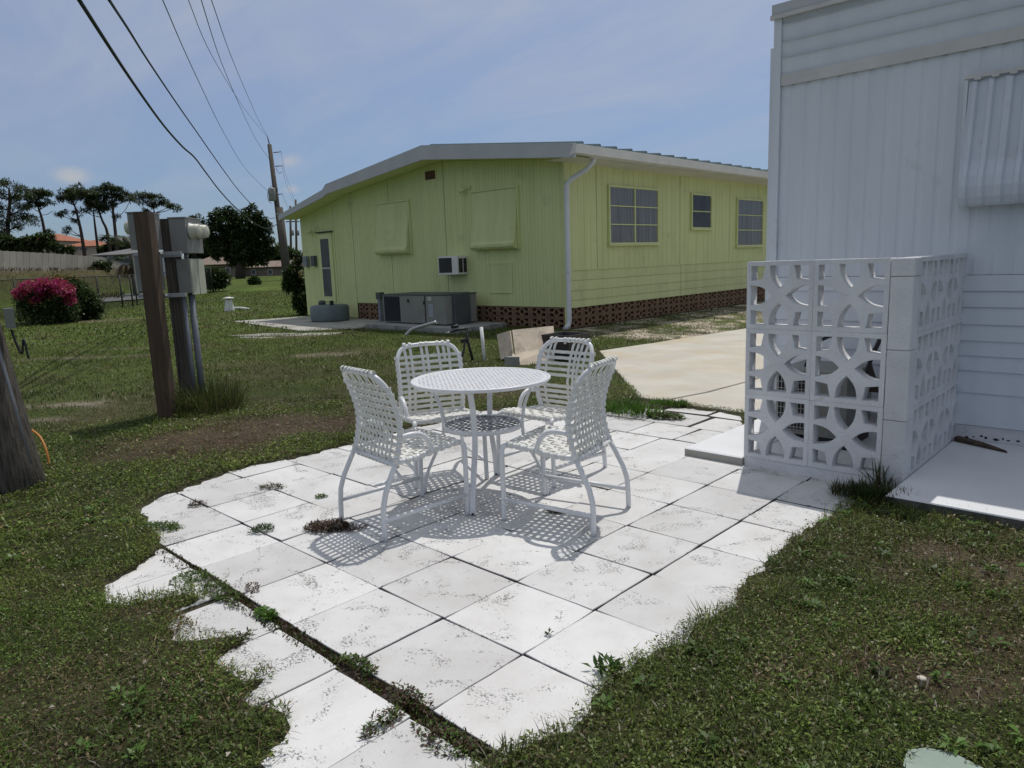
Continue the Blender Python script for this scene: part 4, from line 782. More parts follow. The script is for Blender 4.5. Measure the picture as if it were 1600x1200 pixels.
# ------------------------------------------------------------------ strap chairs
PROF = [(0, 0), (.0, .10), (.004, .18), (.028, .26), (.075, .35), (.115, .43), (.142, .52), (.151, .60), (.142, .68), (.118, .765), (.085, .84), (.045, .905)]
PZ = [p[1] for p in PROF]; PYv = [p[0] for p in PROF]
def by(z): return float(np.interp(z, PZ, PYv))
YO = -.285   # origin at the middle of the four feet
CACHE = {}
def cached(key, fn):
    if key not in CACHE: CACHE[key] = fn()
    return CACHE[key]
R_T = .0155; BW = .232; ZT, ZB = .905, .405
def back_frame_mesh():
    mb = MB(); pts = []
    top = spline([(BW, by(.72), .72), (BW, by(.80), .80), (BW-.012, by(.845), .845), (BW-.04, by(.885), .885), (BW-.085, by(ZT), ZT), (BW-.13, by(ZT)-.003, ZT+.006), (0, by(ZT)-.006, ZT+.010)], 4)
    right = [np.array((BW, by(z), z)) for z in np.linspace(.40, .71, 12)]+top; left = [np.array((-p[0], p[1], p[2])) for p in right[:-1]][::-1]
    mb.tube([p+np.array([0, YO, 0]) for p in right+left], R_T, 8); mb.tube([(-BW, by(ZB)+YO, ZB), (BW, by(ZB)+YO, ZB)], R_T*.85, 8); return mb.mesh('back_frame', WHITE_TUBE)
def rear_leg_mesh(s):
    pts = [(s*(BW+(.259-BW)*(1-z/.42)**.8), by(z)+YO, z) for z in np.linspace(.405, 0.0, 12)]; return MB().tube(pts, R_T, 8).mesh('leg', WHITE_TUBE)
SEATY0, SEATY1, SZ0, SZ1 = .125, .575, .415, .452
def sz(y): return SZ0+(SZ1-SZ0)*sstep(SEATY0+.05, SEATY1-.02, y)-0.0
def front_leg_mesh(s): return MB().tube(spline([(s*BW, SEATY1-.03+YO, SZ1-.004), (s*(BW+.006), SEATY1-.004+YO, SZ1-.02), (s*(BW+.012), SEATY1+YO, SZ1-.08), (s*.248, .572+YO, .15), (s*.25, .572+YO, 0)], 4), R_T, 8).mesh('leg', WHITE_TUBE)
def seat_frame_mesh():
    mb = MB()
    for s in (-1, 1): mb.tube([(s*BW, y+YO, float(sz(y))) for y in np.linspace(.11, SEATY1-.03, 8)], R_T, 8)
    mb.tube([(-BW, SEATY1-.03+YO, SZ1-.004), (BW, SEATY1-.03+YO, SZ1-.004)], R_T, 8); mb.tube([(-BW, .15+YO, SZ0-.005), (BW, .15+YO, SZ0-.005)], R_T*.8, 8); return mb.mesh('seat_frame', WHITE_TUBE)
def arm_mesh(s): return MB().tube(spline([(s*BW, .152+YO, .548), (s*(BW+.006), .20+YO, .556), (s*(BW+.01), .26+YO, .552), (s*(BW+.01), .305+YO, .525), (s*(BW+.008), .335+YO, .48), (s*(BW+.004), .352+YO, .43)], 5), R_T, 8).mesh('arm', WHITE_TUBE)
def stretcher_mesh(s): return MB().tube([(s*.258, 0+YO, .112), (s*.25, .572+YO, .125)], R_T*.85, 8).mesh('stretcher', WHITE_TUBE)
def cross_mesh(): return MB().tube([(-.258, YO+.002, .135), (.258, YO+.002, .135)], R_T*.8, 8).mesh('stretcher', WHITE_TUBE)
ST = .0028
def arcwrap(c, ra, a0, a1, e1, e2, n=6): return [(np.array(c)+ra*(math.cos(a0+(a1-a0)*i/n)*np.array(e1)+math.sin(a0+(a1-a0)*i/n)*np.array(e2)), math.cos(a0+(a1-a0)*i/n)*np.array(e1)+math.sin(a0+(a1-a0)*i/n)*np.array(e2)) for i in range(n+1)]
NV, NH = 9, 11
VX = [(-.165+.33*i/(NV-1)) for i in range(NV)]; HZ = [.428+.402*i/(NH-1) for i in range(NH)]
def back_v(i, wob=0.0, cut=None):
    x = VX[i]; P = []; ph = i % 2
    for p, q in arcwrap((x, by(ZT)-.004+YO, ZT+.008), R_T+.003, -PI*.75, PI*.0, (0, -1, 0), (0, 0, -1)): P.append((p, q))
    P = P[::-1]; P = [(np.array((x, by(ZT)+YO+.018*math.cos(t)-.004, ZT+.008+.0185*math.sin(t))), np.array((0, math.cos(t), math.sin(t)))) for t in np.linspace(-.9, PI, 9)]
    zs = np.linspace(ZT-.02, ZB+.012, 30)
    for z in zs:
        if cut and z < cut: break
        k = (z-HZ[0])/(HZ[1]-HZ[0]); y = by(z)+YO-.004-.010*math.sin(PI*(z-ZB)/(ZT-ZB))*(1-(x/BW)**2)+.0035*math.cos(PI*(k+ph)); P.append((np.array((x+wob*math.sin(PI*(ZT-z)/(ZT-ZB)), y, z)), np.array((0, -1, 0))))
    if not cut: P += [(np.array((x, by(ZB)+YO-.0165*math.cos(t), ZB-.0165*math.sin(t))), np.array((0, -math.cos(t), -math.sin(t)))) for t in np.linspace(.2, PI, 7)]
    return MB().ribbon([p for p, q in P], [q for p, q in P], (1, 0, 0), .0205, ST).mesh('strap', STRAP)
def back_h(j):
    z = HZ[j]; ph = j % 2; P = []; yb = by(z)+YO; bw = BW
    P += [(np.array((-bw-.018*math.sin(t), yb+.0185*math.cos(t), z)), np.array((-math.sin(t), math.cos(t), 0))) for t in np.linspace(0, PI, 8)]
    for x in np.linspace(-bw+.012, bw-.012, 30):
        k = (x-VX[0])/(VX[1]-VX[0]); y = yb-.004-.010*math.sin(PI*(z-ZB)/(ZT-ZB))*(1-(x/BW)**2)+.0035*math.cos(PI*(k+ph+1)); P.append((np.array((x, y, z)), np.array((0, -1, 0))))
    P += [(np.array((bw+.018*math.sin(t), yb-.0185*math.cos(t), z)), np.array((math.sin(t), -math.cos(t), 0))) for t in np.linspace(0, PI, 8)]
    return MB().ribbon([p for p, q in P], [q for p, q in P], (0, 0, 1), .0225, ST).mesh('strap', STRAP)
NS = 8; SXs = [(-.165+.33*i/(NS-1)) for i in range(NS)]; SYs = [.185+.33*i/(NS-1) for i in range(NS)]
def seat_l(i):
    x = SXs[i]; P = [(np.array((x, .15+YO-.0155*math.sin(t), SZ0-.005-.0155*math.cos(t))), np.array((0, -math.sin(t), -math.cos(t)))) for t in np.linspace(0, PI, 7)]
    for y in np.linspace(.16, SEATY1-.04, 26):
        k = (y-SYs[0])/(SYs[1]-SYs[0]); P.append((np.array((x, y+YO, float(sz(y))+.012-.016*math.sin(PI*(y-.15)/.4)*(1-(x/BW)**2)+.003*math.cos(PI*(k+i)))), np.array((0, 0, 1))))
    P += [(np.array((x, SEATY1-.03+YO+.018*math.sin(t), SZ1-.004+.018*math.cos(t))), np.array((0, math.sin(t), math.cos(t)))) for t in np.linspace(.2, PI, 7)]
    return MB().ribbon([p for p, q in P], [q for p, q in P], (1, 0, 0), .026, ST).mesh('strap', STRAP)
def seat_c(j):
    y = SYs[j]; z0 = float(sz(y)); P = [(np.array((-BW-.018*math.sin(t), y+YO, z0-.018*math.cos(t))), np.array((-math.sin(t), 0, -math.cos(t)))) for t in np.linspace(0, PI, 8)]
    for x in np.linspace(-BW+.012, BW-.012, 26):
        k = (x-SXs[0])/(SXs[1]-SXs[0]); P.append((np.array((x, y+YO, z0+.012-.016*math.sin(PI*(y-.15)/.4)*(1-(x/BW)**2)+.003*math.cos(PI*(k+j+1)))), np.array((0, 0, 1))))
    P += [(np.array((BW+.018*math.sin(t), y+YO, z0+.018*math.cos(t))), np.array((math.sin(t), 0, math.cos(t)))) for t in np.linspace(0, PI, 8)]
    return MB().ribbon([p for p, q in P], [q for p, q in P], (0, 1, 0), .026, ST).mesh('strap', STRAP)
def chair(label, cx, cy, fx, fy, skipv=(), skiph=(), cutv={}, wob={}):
    t = thing('strap_chair', label, 'chair', (cx, cy, 0), math.atan2(fy, fx)-PI/2, 'white strap chairs round the table')
    inst('back_frame', cached('bf', back_frame_mesh), t); inst('seat_frame', cached('sf', seat_frame_mesh), t)
    for s in (-1, 1):
        inst('leg', cached(('rl', s), lambda: rear_leg_mesh(s)), t); inst('leg', cached(('fl', s), lambda: front_leg_mesh(s)), t)
        inst('arm', cached(('a', s), lambda: arm_mesh(s)), t); inst('stretcher', cached(('s', s), lambda: stretcher_mesh(s)), t)
    for i in range(NV):
        if i in skipv: continue
        key = ('v', i, cutv.get(i), wob.get(i, 0)); inst('strap', cached(key, lambda: back_v(i, wob.get(i, 0), cutv.get(i))), t)
    for j in range(NH):
        if j in skiph: continue
        inst('strap', cached(('h', j), lambda: back_h(j)), t)
    for i in range(NS): inst('strap', cached(('sl', i), lambda: seat_l(i)), t); inst('strap', cached(('sc', i), lambda: seat_c(i)), t)
    return t
chair('white strap chair nearest on the left, seen from behind beside a brown weed', -1.585, .68, .11, .994, skipv=())
chair('white strap chair on the right, its back towards the block screen', -.845, 1.315, -.975, -.222)
chair('white strap chair with broken back straps standing left behind the table', -2.10, 1.42, .90, -.435, skipv=(3, 6), cutv={1: .78, 2: .60, 5: .55}, wob={0: .012, 4: .006})
chair('white strap chair behind the table with torn straps, nearest the driveway', -1.485, 1.935, .02, -1.0, skipv=(6,), cutv={5: .885, 4: .89, 7: .80}, wob={1: .008}, skiph=(5,))
# ------------------------------------------------------------------ electric meter stand
MSn = thing('meter_stand', 'electric meter stand of two timber posts with grey boxes and round meters', 'meter stand', (-6.1, 1.25, 0))
def uprights(p, w_, d_, z0, z1, m_, name, ang=0.0):
    c, s = math.cos(ang), math.sin(ang); return MB().obox((p[0], p[1], (z0+z1)/2), (c*w_/2, s*w_/2, 0), (-s*d_/2, c*d_/2, 0), (0, 0, (z1-z0)/2)).build(name, m_, MSn)
rt_ = CAM_R[0]*np.array([1, 1, 0]); rt_ /= np.linalg.norm(rt_); nx = rt_[:2]; ax = np.array([-nx[1], nx[0]])      # nx runs to the right of the stand, ax away along its row
pa = np.array(gp(263, 655))[:2]; pb = np.array(gp(294, 641))[:2]; ang = math.atan2(ax[1], ax[0])
uprights(pa, .13, .145, -.1, 2.10, WOOD_BR, 'post', ang); uprights(pb+ax*.05, .14, .125, -.1, 2.06, WOOD_GR, 'post', ang)
def P3(o, along, outw, z): q = o+ax*along+nx*outw; return (q[0], q[1], z)
def bar(o, a0, a1, o0, o1, z0, z1, name, m_, parent=MSn):
    return MB().obox(P3(o, (a0+a1)/2, (o0+o1)/2, (z0+z1)/2), (*(ax*(a1-a0)/2), 0), (*(nx*(o1-o0)/2), 0), (0, 0, (z1-z0)/2)).build(name, m_, parent)
def meter_group(o, sgn, a0, a1, i0, i1, zt, nm, drop):
    lo, hi = (i0, i1) if sgn > 0 else (-i1, -i0)
    b = bar(o, a0, a1, lo, hi, zt-.36, zt, 'meter_box', BOX_G); bar(o, a0-.012, a1+.012, lo-.01, hi+.01, zt+.001, zt+.012, 'lid', BOX_G, b)
    for k in range(nm):
        al = a0+(a1-a0)*(k+.5)/nm; c = P3(o, al, hi if sgn > 0 else lo, zt-.13); dv = (*(nx*sgn), 0)
        mt = MB().lathe([(.080, 0), (.080, .02), (.072, .024), (.072, .075), (.068, .08), (.066, .10), (.058, .106), (0, .108)], c, 24, axis=dv).build('meter', CREAM, b); MB().lathe([(.086, .006), (.086, .018), (.081, .019)], c, 24, axis=dv).build('ring', GALV, mt)
    k = bar(o, a0+.01, a1-.02, lo+.012, hi-.012, zt-.78, zt-.42, 'breaker_box', BOX_G)
    for q in range(nm):
        x0 = a0+.02+(a1-a0-.04)*q/nm; x1 = a0+.0+(a1-a0-.04)*(q+1)/nm; bar(o, x0, x1, hi-.011 if sgn > 0 else lo-.006, hi+.006 if sgn > 0 else lo+.011, zt-.80, zt-.43, 'cover', CREAM, k)
    MB().tube([P3(o, (a0+a1)/2-.06, (lo+hi)/2, zt-.43), P3(o, (a0+a1)/2-.06, (lo+hi)/2, zt-.355)], .022, 10).build('nipple', GALV, b)
    for (da, dout, r_) in drop:
        q0 = P3(o, a0+da, (lo+hi)/2+dout, zt-.775); MB().tube([q0, (q0[0], q0[1], -.1)], r_, 12).build('conduit', PVC, k)
meter_group(pb, 1, -.03, .36, .035, .205, 2.06, 2, ((.07, -.05, .030), (.13, .012, .034)))
meter_group(pa, -1, .08, .42, .05, .21, 2.10, 1, ((.16, .03, .048),))
for z in (1.675, 1.255): bar(pa, .08, .12, -.20, .28, z, z+.035, 'strut', GALV)
for z in (1.66, 1.24): bar(pb, -.075, -.04, -.18, .14, z, z+.035, 'strut', GALV)
for z in (1.69, 1.27): MB().lathe([(.016, 0), (.016, .010), (.008, .012), (.008, .028)], P3(pa, .07, .085, z), 8, axis=(*nx, 0)).build('bolt', GALV, MSn)
# ------------------------------------------------------------------ leaning pole at the left edge
pl = thing('leaning_pole', 'thick weathered timber pole leaning at the left edge of the lawn', 'utility pole', (-4.62, -.74, 0))
base = np.array(gp(29, 764)); base[2] = -.3; Dp = float((base-CAM_P) @ CAM_R[2])
dirp = np.array([0, 0, 1.0])-rt_*.105; pts = [base-rt_*.03+dirp*h for h in np.linspace(0, 7.5, 16)]
MB().tube(pts, [.235-.012*i for i in range(16)], 18).build('pole', WOOD_GR, pl)
fr_ = np.array(gp(30, 758))-np.array(gp(60, 700)); tow = (CAM_P-base)*np.array([1, 1, 0]); tow /= np.linalg.norm(tow)
MB().tube([p+rt_*.19+tow*.03+np.array([0, 0, 0])-rt_*(.010*i) for i, p in enumerate(pts[1:6])], .018, 8).build('cable_guard', PVC, pl)
jb = np.array(dp(16, 504, Dp-.2)); MB().obox(jb+np.array([0, 0, .03]), rt_*.035, tow*.04, (0, 0, .07)).build('junction_box', METAL_G, pl)
MB().tube(spline([jb+np.array([0, 0, -.05]), jb+rt_*.02+np.array([0, 0, -.15]), jb+rt_*.05+np.array([0, 0, -.22]), jb+rt_*.075+np.array([0, 0, -.12]), jb+rt_*.09+np.array([0, 0, -.26])], 5), .008, 6).build('wire', CABLE, pl)
o0 = np.array(gp(53, 690, .0)); a = np.array(gp(80, 748)); up_ = np.array([0, 0, 1.0])
hose = spline([dp(50, 672, 5.85), dp(62, 682, 5.8), dp(71, 700, 5.75), dp(76, 722, 5.72), dp(78, 752, 5.7)], 5)
single('orange_cord', MB().tube(hose, .009, 7), CORD_O, 'orange cord arching out of the grass beside the leaning pole', 'cord')
# ------------------------------------------------------------------ yard clutter
PA = thing('package_air_conditioner', 'grey packaged air conditioner with black coil end on a concrete pad', 'air conditioner', (-11.3, 9.2, .1))
MB().bbox(-12.62, -10.35, 8.78, 9.75, .14, .79, .012).build('cabinet', METAL_G, PA)
MB().box(-12.56, -11.98, 8.768, 8.779, .17, .76).build('coil_face', BLACK_P, PA)
for k in range(26): MB().box(-12.555+k*.022, -12.551+k*.022, 8.76, 8.767, .18, .75).build('coil_fin', METAL_D, PA)
MB().box(-12.60, -12.565, 8.755, 8.779, .15, .78).build('corner_post', METAL_G, PA)
MB().box(-12.63, -10.34, 8.77, 9.76, .792, .812).build('lid', METAL_D, PA)
MB().box(-11.06, -11.03, 8.772, 8.779, .15, .78).build('panel_seam', BLACK_P, PA)
MB().box(-11.68, -11.62, 8.768, 8.779, .62, .70).build('handle_recess', BLACK_P, PA); MB().box(-11.10, -11.04, 8.766, 8.771, .58, .66).build('handle_recess', BLACK_P, PA)
MB().box(-10.93, -10.76, 8.772, 8.779, .30, .60).build('rating_label', STICKER, PA); MB().box(-10.95, -10.80, 8.772, 8.779, .67, .76).build('yellow_label', CREAM, PA)
MB().bbox(-10.345, -10.27, 8.98, 9.5, .12, .84, .03).build('duct_hood', METAL_D, PA)
ap = thing('equipment_pad', 'low grey concrete pad under the packaged air conditioner', None, (-11.2, 9.2, 0)); ap['kind'] = 'structure'; slab([(-12.85, 8.38), (-11.3, 8.36), (-11.3, 9.95), (-12.85, 9.95)], -.1, .12, CONC_G, ap); slab([(-11.29, 8.36), (-9.62, 8.50), (-9.62, 9.95), (-11.29, 9.95)], -.1, .115, CONC_G, ap)
tk = thing('round_tank', 'low round grey green tank by the back door', 'tank', (-15.75, 9.25, .03)); MB().lathe([(.50, 0), (.53, .06), (.53, .38), (.50, .43), (.48, .44), (.1, .46), (0, .46)], (-15.75, 9.25, .03), 28).build('tub', TANK_M, tk)
MB().lathe([(.10, 0), (.10, .08), (.07, .12), (0, .12)], (-15.95, 9.15, .48), 12).build('pump_cap', METAL_D, tk); MB().box(-15.5, -15.42, 9.1, 9.18, .48, .60).build('fitting', BLACK_P, tk)
pp = thing('power_pedestal', 'small grey power pedestal standing against the block skirt', 'pedestal', (-14.0, 9.7, 0)); MB().box(-14.05, -13.95, 9.65, 9.75, -.05, .62).build('post', PVC, pp); MB().bbox(-14.08, -13.90, 9.62, 9.78, .62, .80).build('outlet_box', METAL_D, pp)
fp = thing('black_standpipe', 'black pipe standpipe with hose taps behind the chairs', 'standpipe', (-6.3, 5.7, 0))
q0 = np.array(gp(738, 566)); dd = np.linalg.norm((q0-CAM_P) @ CAM_R[2]); D = float((q0-CAM_P) @ CAM_R[2])
MB().tube([dp(741, 572, D), dp(731, 534, D), dp(729, 514, D)], .02, 8).build('pipe', BLACK_P, fp)
MB().tube([dp(731, 513, D), dp(718, 515, D), dp(706, 518, D), dp(698, 520, D)], .018, 8).build('crosspipe', BLACK_P, fp)
for (u, v) in ((712, 510), (727, 532)): MB().tube([dp(u-6, v+1, D-.05), dp(u, v, D), dp(u+4, v-1, D)], .028, 8).build('tap', BLACK_P, fp)
MB().tube(spline([dp(726, 534, D-.05), dp(725, 546, D-.08), dp(722, 558, D-.1), dp(722, 568, D-.1)], 4), .016, 8).build('hose_tail', BLACK_P, fp)
MB().tube([dp(703, 519, D-.02), dp(697, 520.5, D-.05)], .012, 8).build('spout', GALV, fp)
D2 = float((np.array(gp(757, 566))-CAM_P) @ CAM_R[2]); single('white_stake', MB().tube([dp(758, 572, D2), dp(752, 511, D2)], .026, 10), WHITE_PVC, 'white plastic pipe stake stuck upright in the lawn', 'stake')
D3 = 12.6; single('bent_pipe', MB().tube(spline([dp(634, 524, D3), dp(636, 522, D3), dp(643, 515.5, D3), dp(655, 511, D3-.05), dp(682, 503.5, D3-.2)], 4), .03, 8), GALV, 'bent grey pipe sticking out in front of the air conditioner pad', 'pipe')
bx = thing('beige_crate', 'weathered beige crate tipped over on the grass by the driveway', 'crate', (-5.6, 6.0, 0))
cD = float((np.array(gp(812, 570))-CAM_P) @ CAM_R[2])
A_ = dp(805, 558, cD); B_ = dp(868, 548, cD+.30); C_ = dp(864, 510.5, cD+.70); D_ = dp(800, 517, cD+.34); E_ = dp(778, 523, cD+.62); G_ = dp(784, 562, cD+.35)
def sheet(name, q, th, nrm, m_, parent):
    q = [np.array(p, float) for p in q]; nn = np.cross(q[1]-q[0], q[3]-q[0]); nn /= np.linalg.norm(nn); nn *= th
    return MB().add(q+[p+nn for p in q], [(3, 2, 1, 0), (4, 5, 6, 7), (0, 1, 5, 4), (1, 2, 6, 5), (2, 3, 7, 6), (3, 0, 4, 7)]).build(name, m_, parent)
sheet('side_panel', [A_, B_, C_, D_], .02, 1, BOX_B, bx); sheet('end_panel', [G_, A_-np.array([.02, 0, 0]), D_-np.array([.02, 0, 0]), E_], .02, 1, BOX_B, bx)
sheet('lower_panel', [dp(800, 572, cD-.25), dp(866, 572, cD-.05), dp(866, 543, cD+.25), dp(800, 555, cD+.05)], .02, 1, BOX_B, bx)
sheet('back_panel', [E_+np.array([0, 0, -.02]), D_+np.array([-.03, .03, -.02]), C_+np.array([-.03, .03, -.02]), C_+(E_-D_)+np.array([0, 0, -.02])], .02, 1, BOX_B, bx)
single('grey_block', MB().obox(np.array(dp(800, 564, cD-.4)), rt_*.07, tow*.06, (0, 0, .06)), CONC_G, 'small grey concrete block in front of the tipped beige crate', 'block')
for lab, u, v in (('square black plant tub behind the driveway side chair', 885, 553),):
    q = np.array(gp(u, 563)); mb = MB(); mb.add([(q[0]+sx*a, q[1]+sy*a, z) for (a, z) in ((.20, 0), (.26, .40), (.23, .40), (.21, .34)) for (sx, sy) in ((-1, -1), (1, -1), (1, 1), (-1, 1))], [(k*4+i, k*4+(i+1) % 4, k*4+4+(i+1) % 4, k*4+4+i) for k in range(3) for i in range(4)]+[(12, 13, 14, 15)]); single('plant_tub', mb, BLACK_P, lab, 'plant tub')
lp = [(1.25, .26), (1.24, .34), (1.28, .385), (1.345, .41), (1.56, .36), (1.60, .22), (1.45, .10)]
single('valve_lid', MB().prism([(x+.02, y-.035) for x, y in lp], -.02, .03).prism([(1.33, .23), (1.39, .305), (1.40, .30), (1.34, .222)], .03, .034), GREEN_LID, 'pale green plastic valve box lid set in the grass', 'lid')
mq = np.array(gp(1437, 1080)); ms = thing('mushroom', 'small white mushroom in the lawn', 'mushroom', (mq[0], mq[1], .0)); MB().tube([(mq[0], mq[1], 0), (mq[0]+.004, mq[1], .05)], .004, 7).build('stem', MUSH, ms); MB().lathe([(.0, .006), (.009, .005), (.016, .001), (.0155, -.001), (.004, .001)], (mq[0]+.004, mq[1], .05), 14).build('cap', MUSH, ms)
vq = np.array(gp(359, 487)); vz = float(terrain(vq[0], vq[1])); lampv = thing('white_vent', 'white flared vent post standing on the far lawn', 'vent post', (vq[0], vq[1], vz)); MB().lathe([(.20, 0), (.19, .08), (.13, .42), (.12, .50)], (vq[0], vq[1], vz-.05), 16).build('post', WHITE_PVC, lampv); MB().lathe([(.12, 0), (.21, .03), (.21, .05), (.05, .09)], (vq[0], vq[1], vz+.46), 16).build('cap', WHITE_PVC, lampv)
fq = np.array(gp(376, 485)); single('fallen_pipe', MB().tube([(fq[0]-.32, fq[1]-.28, vz+.10), (fq[0], fq[1], vz+.09), (fq[0]+.3, fq[1]+.22, vz+.03)], .045, 8), WHITE_PVC, 'short white pipe lying beside the white vent post', 'pipe')
sq = np.array(gp(119, 502)); single('white_marker', MB().tube([(sq[0], sq[1], -.05), (sq[0]-.05, sq[1]-.05, .36)], .035, 8), WHITE_PVC, 'short pale marker stake in front of the pink flowering bush', 'stake')

# ------------------------------------------------------------------ small plants
def weed(name, label, cat, u, v, rad, n, Lr, Wr, cols, pit=(10, 70), hgt=.03, stretch=(1, 1), rot=0.0, group=None, z=0.0, xy=None):
    q = np.array(gp(u, v)) if xy is None else np.array((*xy, 0)); a = rng.random(n)*2*PI; r = np.sqrt(rng.random(n))*rad; dx, dy = r*np.cos(a)*stretch[0], r*np.sin(a)*stretch[1]; c, s = math.cos(rot), math.sin(rot)
    dn = (vnoise(dx*c-dy*s+q[0], dx*s+dy*c+q[1], rad*.45, 77)); dx = dx*(.55+.8*dn); dy = dy*(.55+.8*dn)
    P = np.stack([dx*c-dy*s, dx*s+dy*c, hgt*rng.random(n)*(1-.6*r/rad)], 1); ln = Lr[0]+(Lr[1]-Lr[0])*rng.random(n); wd = Wr[0]+(Wr[1]-Wr[0])*rng.random(n)
    yaw = a+rot+(rng.random(n)-.5)*4.5; pit_ = np.radians(pit[0]+(pit[1]-pit[0])*rng.random(n)); ci = rng.integers(0, len(cols), n); col = np.array(cols)[ci]*(.65+.7*rng.random((n, 1)))
    o = leaf_obj(name, leaves(name, P, ln, wd, yaw, pit_, col), None, (q[0], q[1], z)); return tag(o, label, cat, group)
BRN = [(.075, .042, .028), (.10, .055, .035), (.05, .030, .02), (.07, .065, .025)]; GRN = [(.075, .135, .026), (.11, .175, .036), (.055, .10, .022)]; BRIGHT = [(.09, .19, .025), (.06, .13, .02), (.12, .22, .04)]
weed('brown_weed', 'reddish brown weed mat by the rear foot of the left chair', 'weed', 518, 826, .15, 1300, (.012, .035), (.004, .010), BRN, (0, 60), .035, (1.25, .6), .62)
weed('green_weed', 'small grey green weed tuft on the paving left of the chairs', 'weed', 409, 829, .055, 260, (.015, .045), (.003, .008), [(.06, .10, .045), (.08, .12, .05)], (10, 70), .02)
weed('flat_weed', 'tiny flat weed on a paver behind the left chair', 'weed', 502, 776, .035, 90, (.012, .025), (.006, .012), GRN, (0, 40), .012)
weed('joint_weed', 'dry weed at a paver joint near the back left edge', 'weed', 427, 762, .07, 220, (.012, .035), (.004, .009), BRN+GRN[:1], (0, 60), .02, (1.3, .6), .6)
weed('dry_weed', 'small dry weed at the joint in the left corner of the patio', 'weed', 308, 789, .05, 150, (.012, .035), (.004, .008), BRN, (0, 60), .02)
weed('grass_clump', 'bright green grass clump between patio and driveway', 'grass clump', 980, 646, .27, 1100, (.04, .17), (.005, .010), BRIGHT, (35, 88), .03, (1.2, .7), .2)
weed('low_grass_clump', 'low bright grass clump at the corner of the driveway', 'grass clump', 1046, 634, .16, 500, (.04, .09), (.006, .011), BRIGHT, (30, 85), .02, (1.4, .6), .3)
weed('leafy_weed', 'dark leafy weed lying over the small pavers near the driveway', 'weed', 1035, 652, .15, 420, (.025, .06), (.012, .025), GRN+BRN[:1], (0, 50), .04, (1.3, .7), .1)
weed('corner_grass', 'long dark grass growing at the foot of the block screen pillar', 'grass clump', 1358, 783, .20, 1600, (.03, .12), (.004, .009), [(.035, .06, .015), (.05, .08, .02), (.08, .07, .03)], (25, 85), .06, (1, .7), 0)
weed('grass_clump', 'tall seeding grass stems rising beside the block screen pillar', 'grass clump', 1376, 767, .05, 46, (.12, .27), (.006, .011), [(.06, .09, .025), (.09, .08, .04)], (45, 85), .03)
weed('sprout', 'single seedling on the paving near the front right of the patio', 'weed', 857, 992, .012, 14, (.015, .03), (.006, .010), BRN+GRN, (20, 70), .01)
weed('broad_seedling', 'broad leaved seedling at the right edge of the patio', 'weed', 950, 1050, .05, 60, (.03, .055), (.012, .02), [(.06, .12, .025), (.045, .09, .02)], (15, 60), .05)
jw = 0
for (lab, u, v, rad, n, cols, st, rot) in (('leafy weeds filling the wide joint at the left of the patio', 345, 925, .12, 700, GRN+BRN[:1], (1.6, .5), -.1), ('weeds bridging the joint between two border pavers at the left', 305, 905, .09, 420, GRN, (1.0, .9), .4),
        ('green moss tuft in the wide joint', 418, 963, .05, 360, BRIGHT[:2], (1.3, .7), 0), ('brown and green weed in the joint between border pavers', 350, 1010, .10, 460, GRN+BRN, (.5, 1.3), 0), ('green weed where the joints cross near the front', 560, 1040, .07, 320, GRN+BRN[:1], (1.5, .5), 0),
        ('red stemmed weed in the front joint crossing', 640, 1095, .09, 330, BRN+GRN[:1], (1.4, .6), 0), ('weed in the front cross joint', 600, 1130, .08, 260, GRN+BRN, (.5, 1.3), 0), ('sprawling reddish weed on the frontmost paver', 700, 1160, .10, 420, GRN+BRN, (1.5, .6), .2),
        ('dry straw tuft at the left edge of the border pavers', 270, 975, .12, 420, [(.22, .17, .08), (.14, .10, .05)]+GRN[:1], (1.2, .7), 0), ('weeds creeping in from the lawn over the left pavers', 250, 825, .13, 700, GRN, (1.3, .5), .5), ('thin dry stalks standing in the wide joint', 395, 920, .06, 60, [(.10, .07, .05)], (1, .5), 0), ('small weed under the right chair', 868, 801, .05, 160, GRN+BRN, (1.5, .5), .6)):
    weed('creeping_weed', lab, 'weed', u, v, rad, int(n*1.1), (.009, .026), (.004, .010), cols, (-10, 60), .028, st, rot)
weed('post_grass', 'tall rough grass round the foot of the meter stand', 'grass clump', 290, 640, .36, 1200, (.12, .48), (.005, .011), [(.05, .08, .02), (.08, .11, .03), (.13, .12, .05)], (45, 88), .02, (1, 1.1), 0, xy=(-5.98, 1.40))
weed('debris_heap', 'small heap of dark dead clippings on the lawn right of the meter stand', 'clippings', 348, 637, .22, 500, (.03, .10), (.008, .02), [(.03, .025, .02), (.05, .04, .025), (.05, .07, .02)], (0, 60), .07, (1, .6), 0)
# moss and soil weeds along the joints, too many to count
def joints():
    n = 9000; k = rng.random(n); x = np.where(k < .5, -3.4+3.8*rng.random(n), np.round(rng.integers(-7, 1, n))*S); y = np.where(k < .5, np.round(rng.integers(0, 6, n))*S, -.4+3*rng.random(n)); wide = rng.random(n) < .62
    x = np.where(wide, -2.6+3.0*rng.random(n), x); y = np.where(wide, -S-.04+.085*(rng.random(n)-.5), y); x += .008*(rng.random(n)-.5); y += .008*(rng.random(n)-.5)
    keep = (poly_sd(x, y, PATIO) < -.02) & ((fbm(x, y, .25, 301) > .56) | wide & (fbm(x, y, .18, 303) > .33)); x, y, wide = x[keep], y[keep], wide[keep]; n = len(x)
    col = np.array(GRN+BRN+BRN)[rng.integers(0, 11, n)]*(.6+.6*rng.random((n, 1)))
    tag(leaf_obj('joint_moss', leaves('joint_moss', np.stack([x, y, np.full(n, -.016)], 1), .010+.020*rng.random(n)*np.where(wide, 1.3, .8), .004+.006*rng.random(n), rng.random(n)*6.28, np.radians(20+60*rng.random(n)), col)), 'small moss and weeds along the paver joints', kind='stuff')
joints()
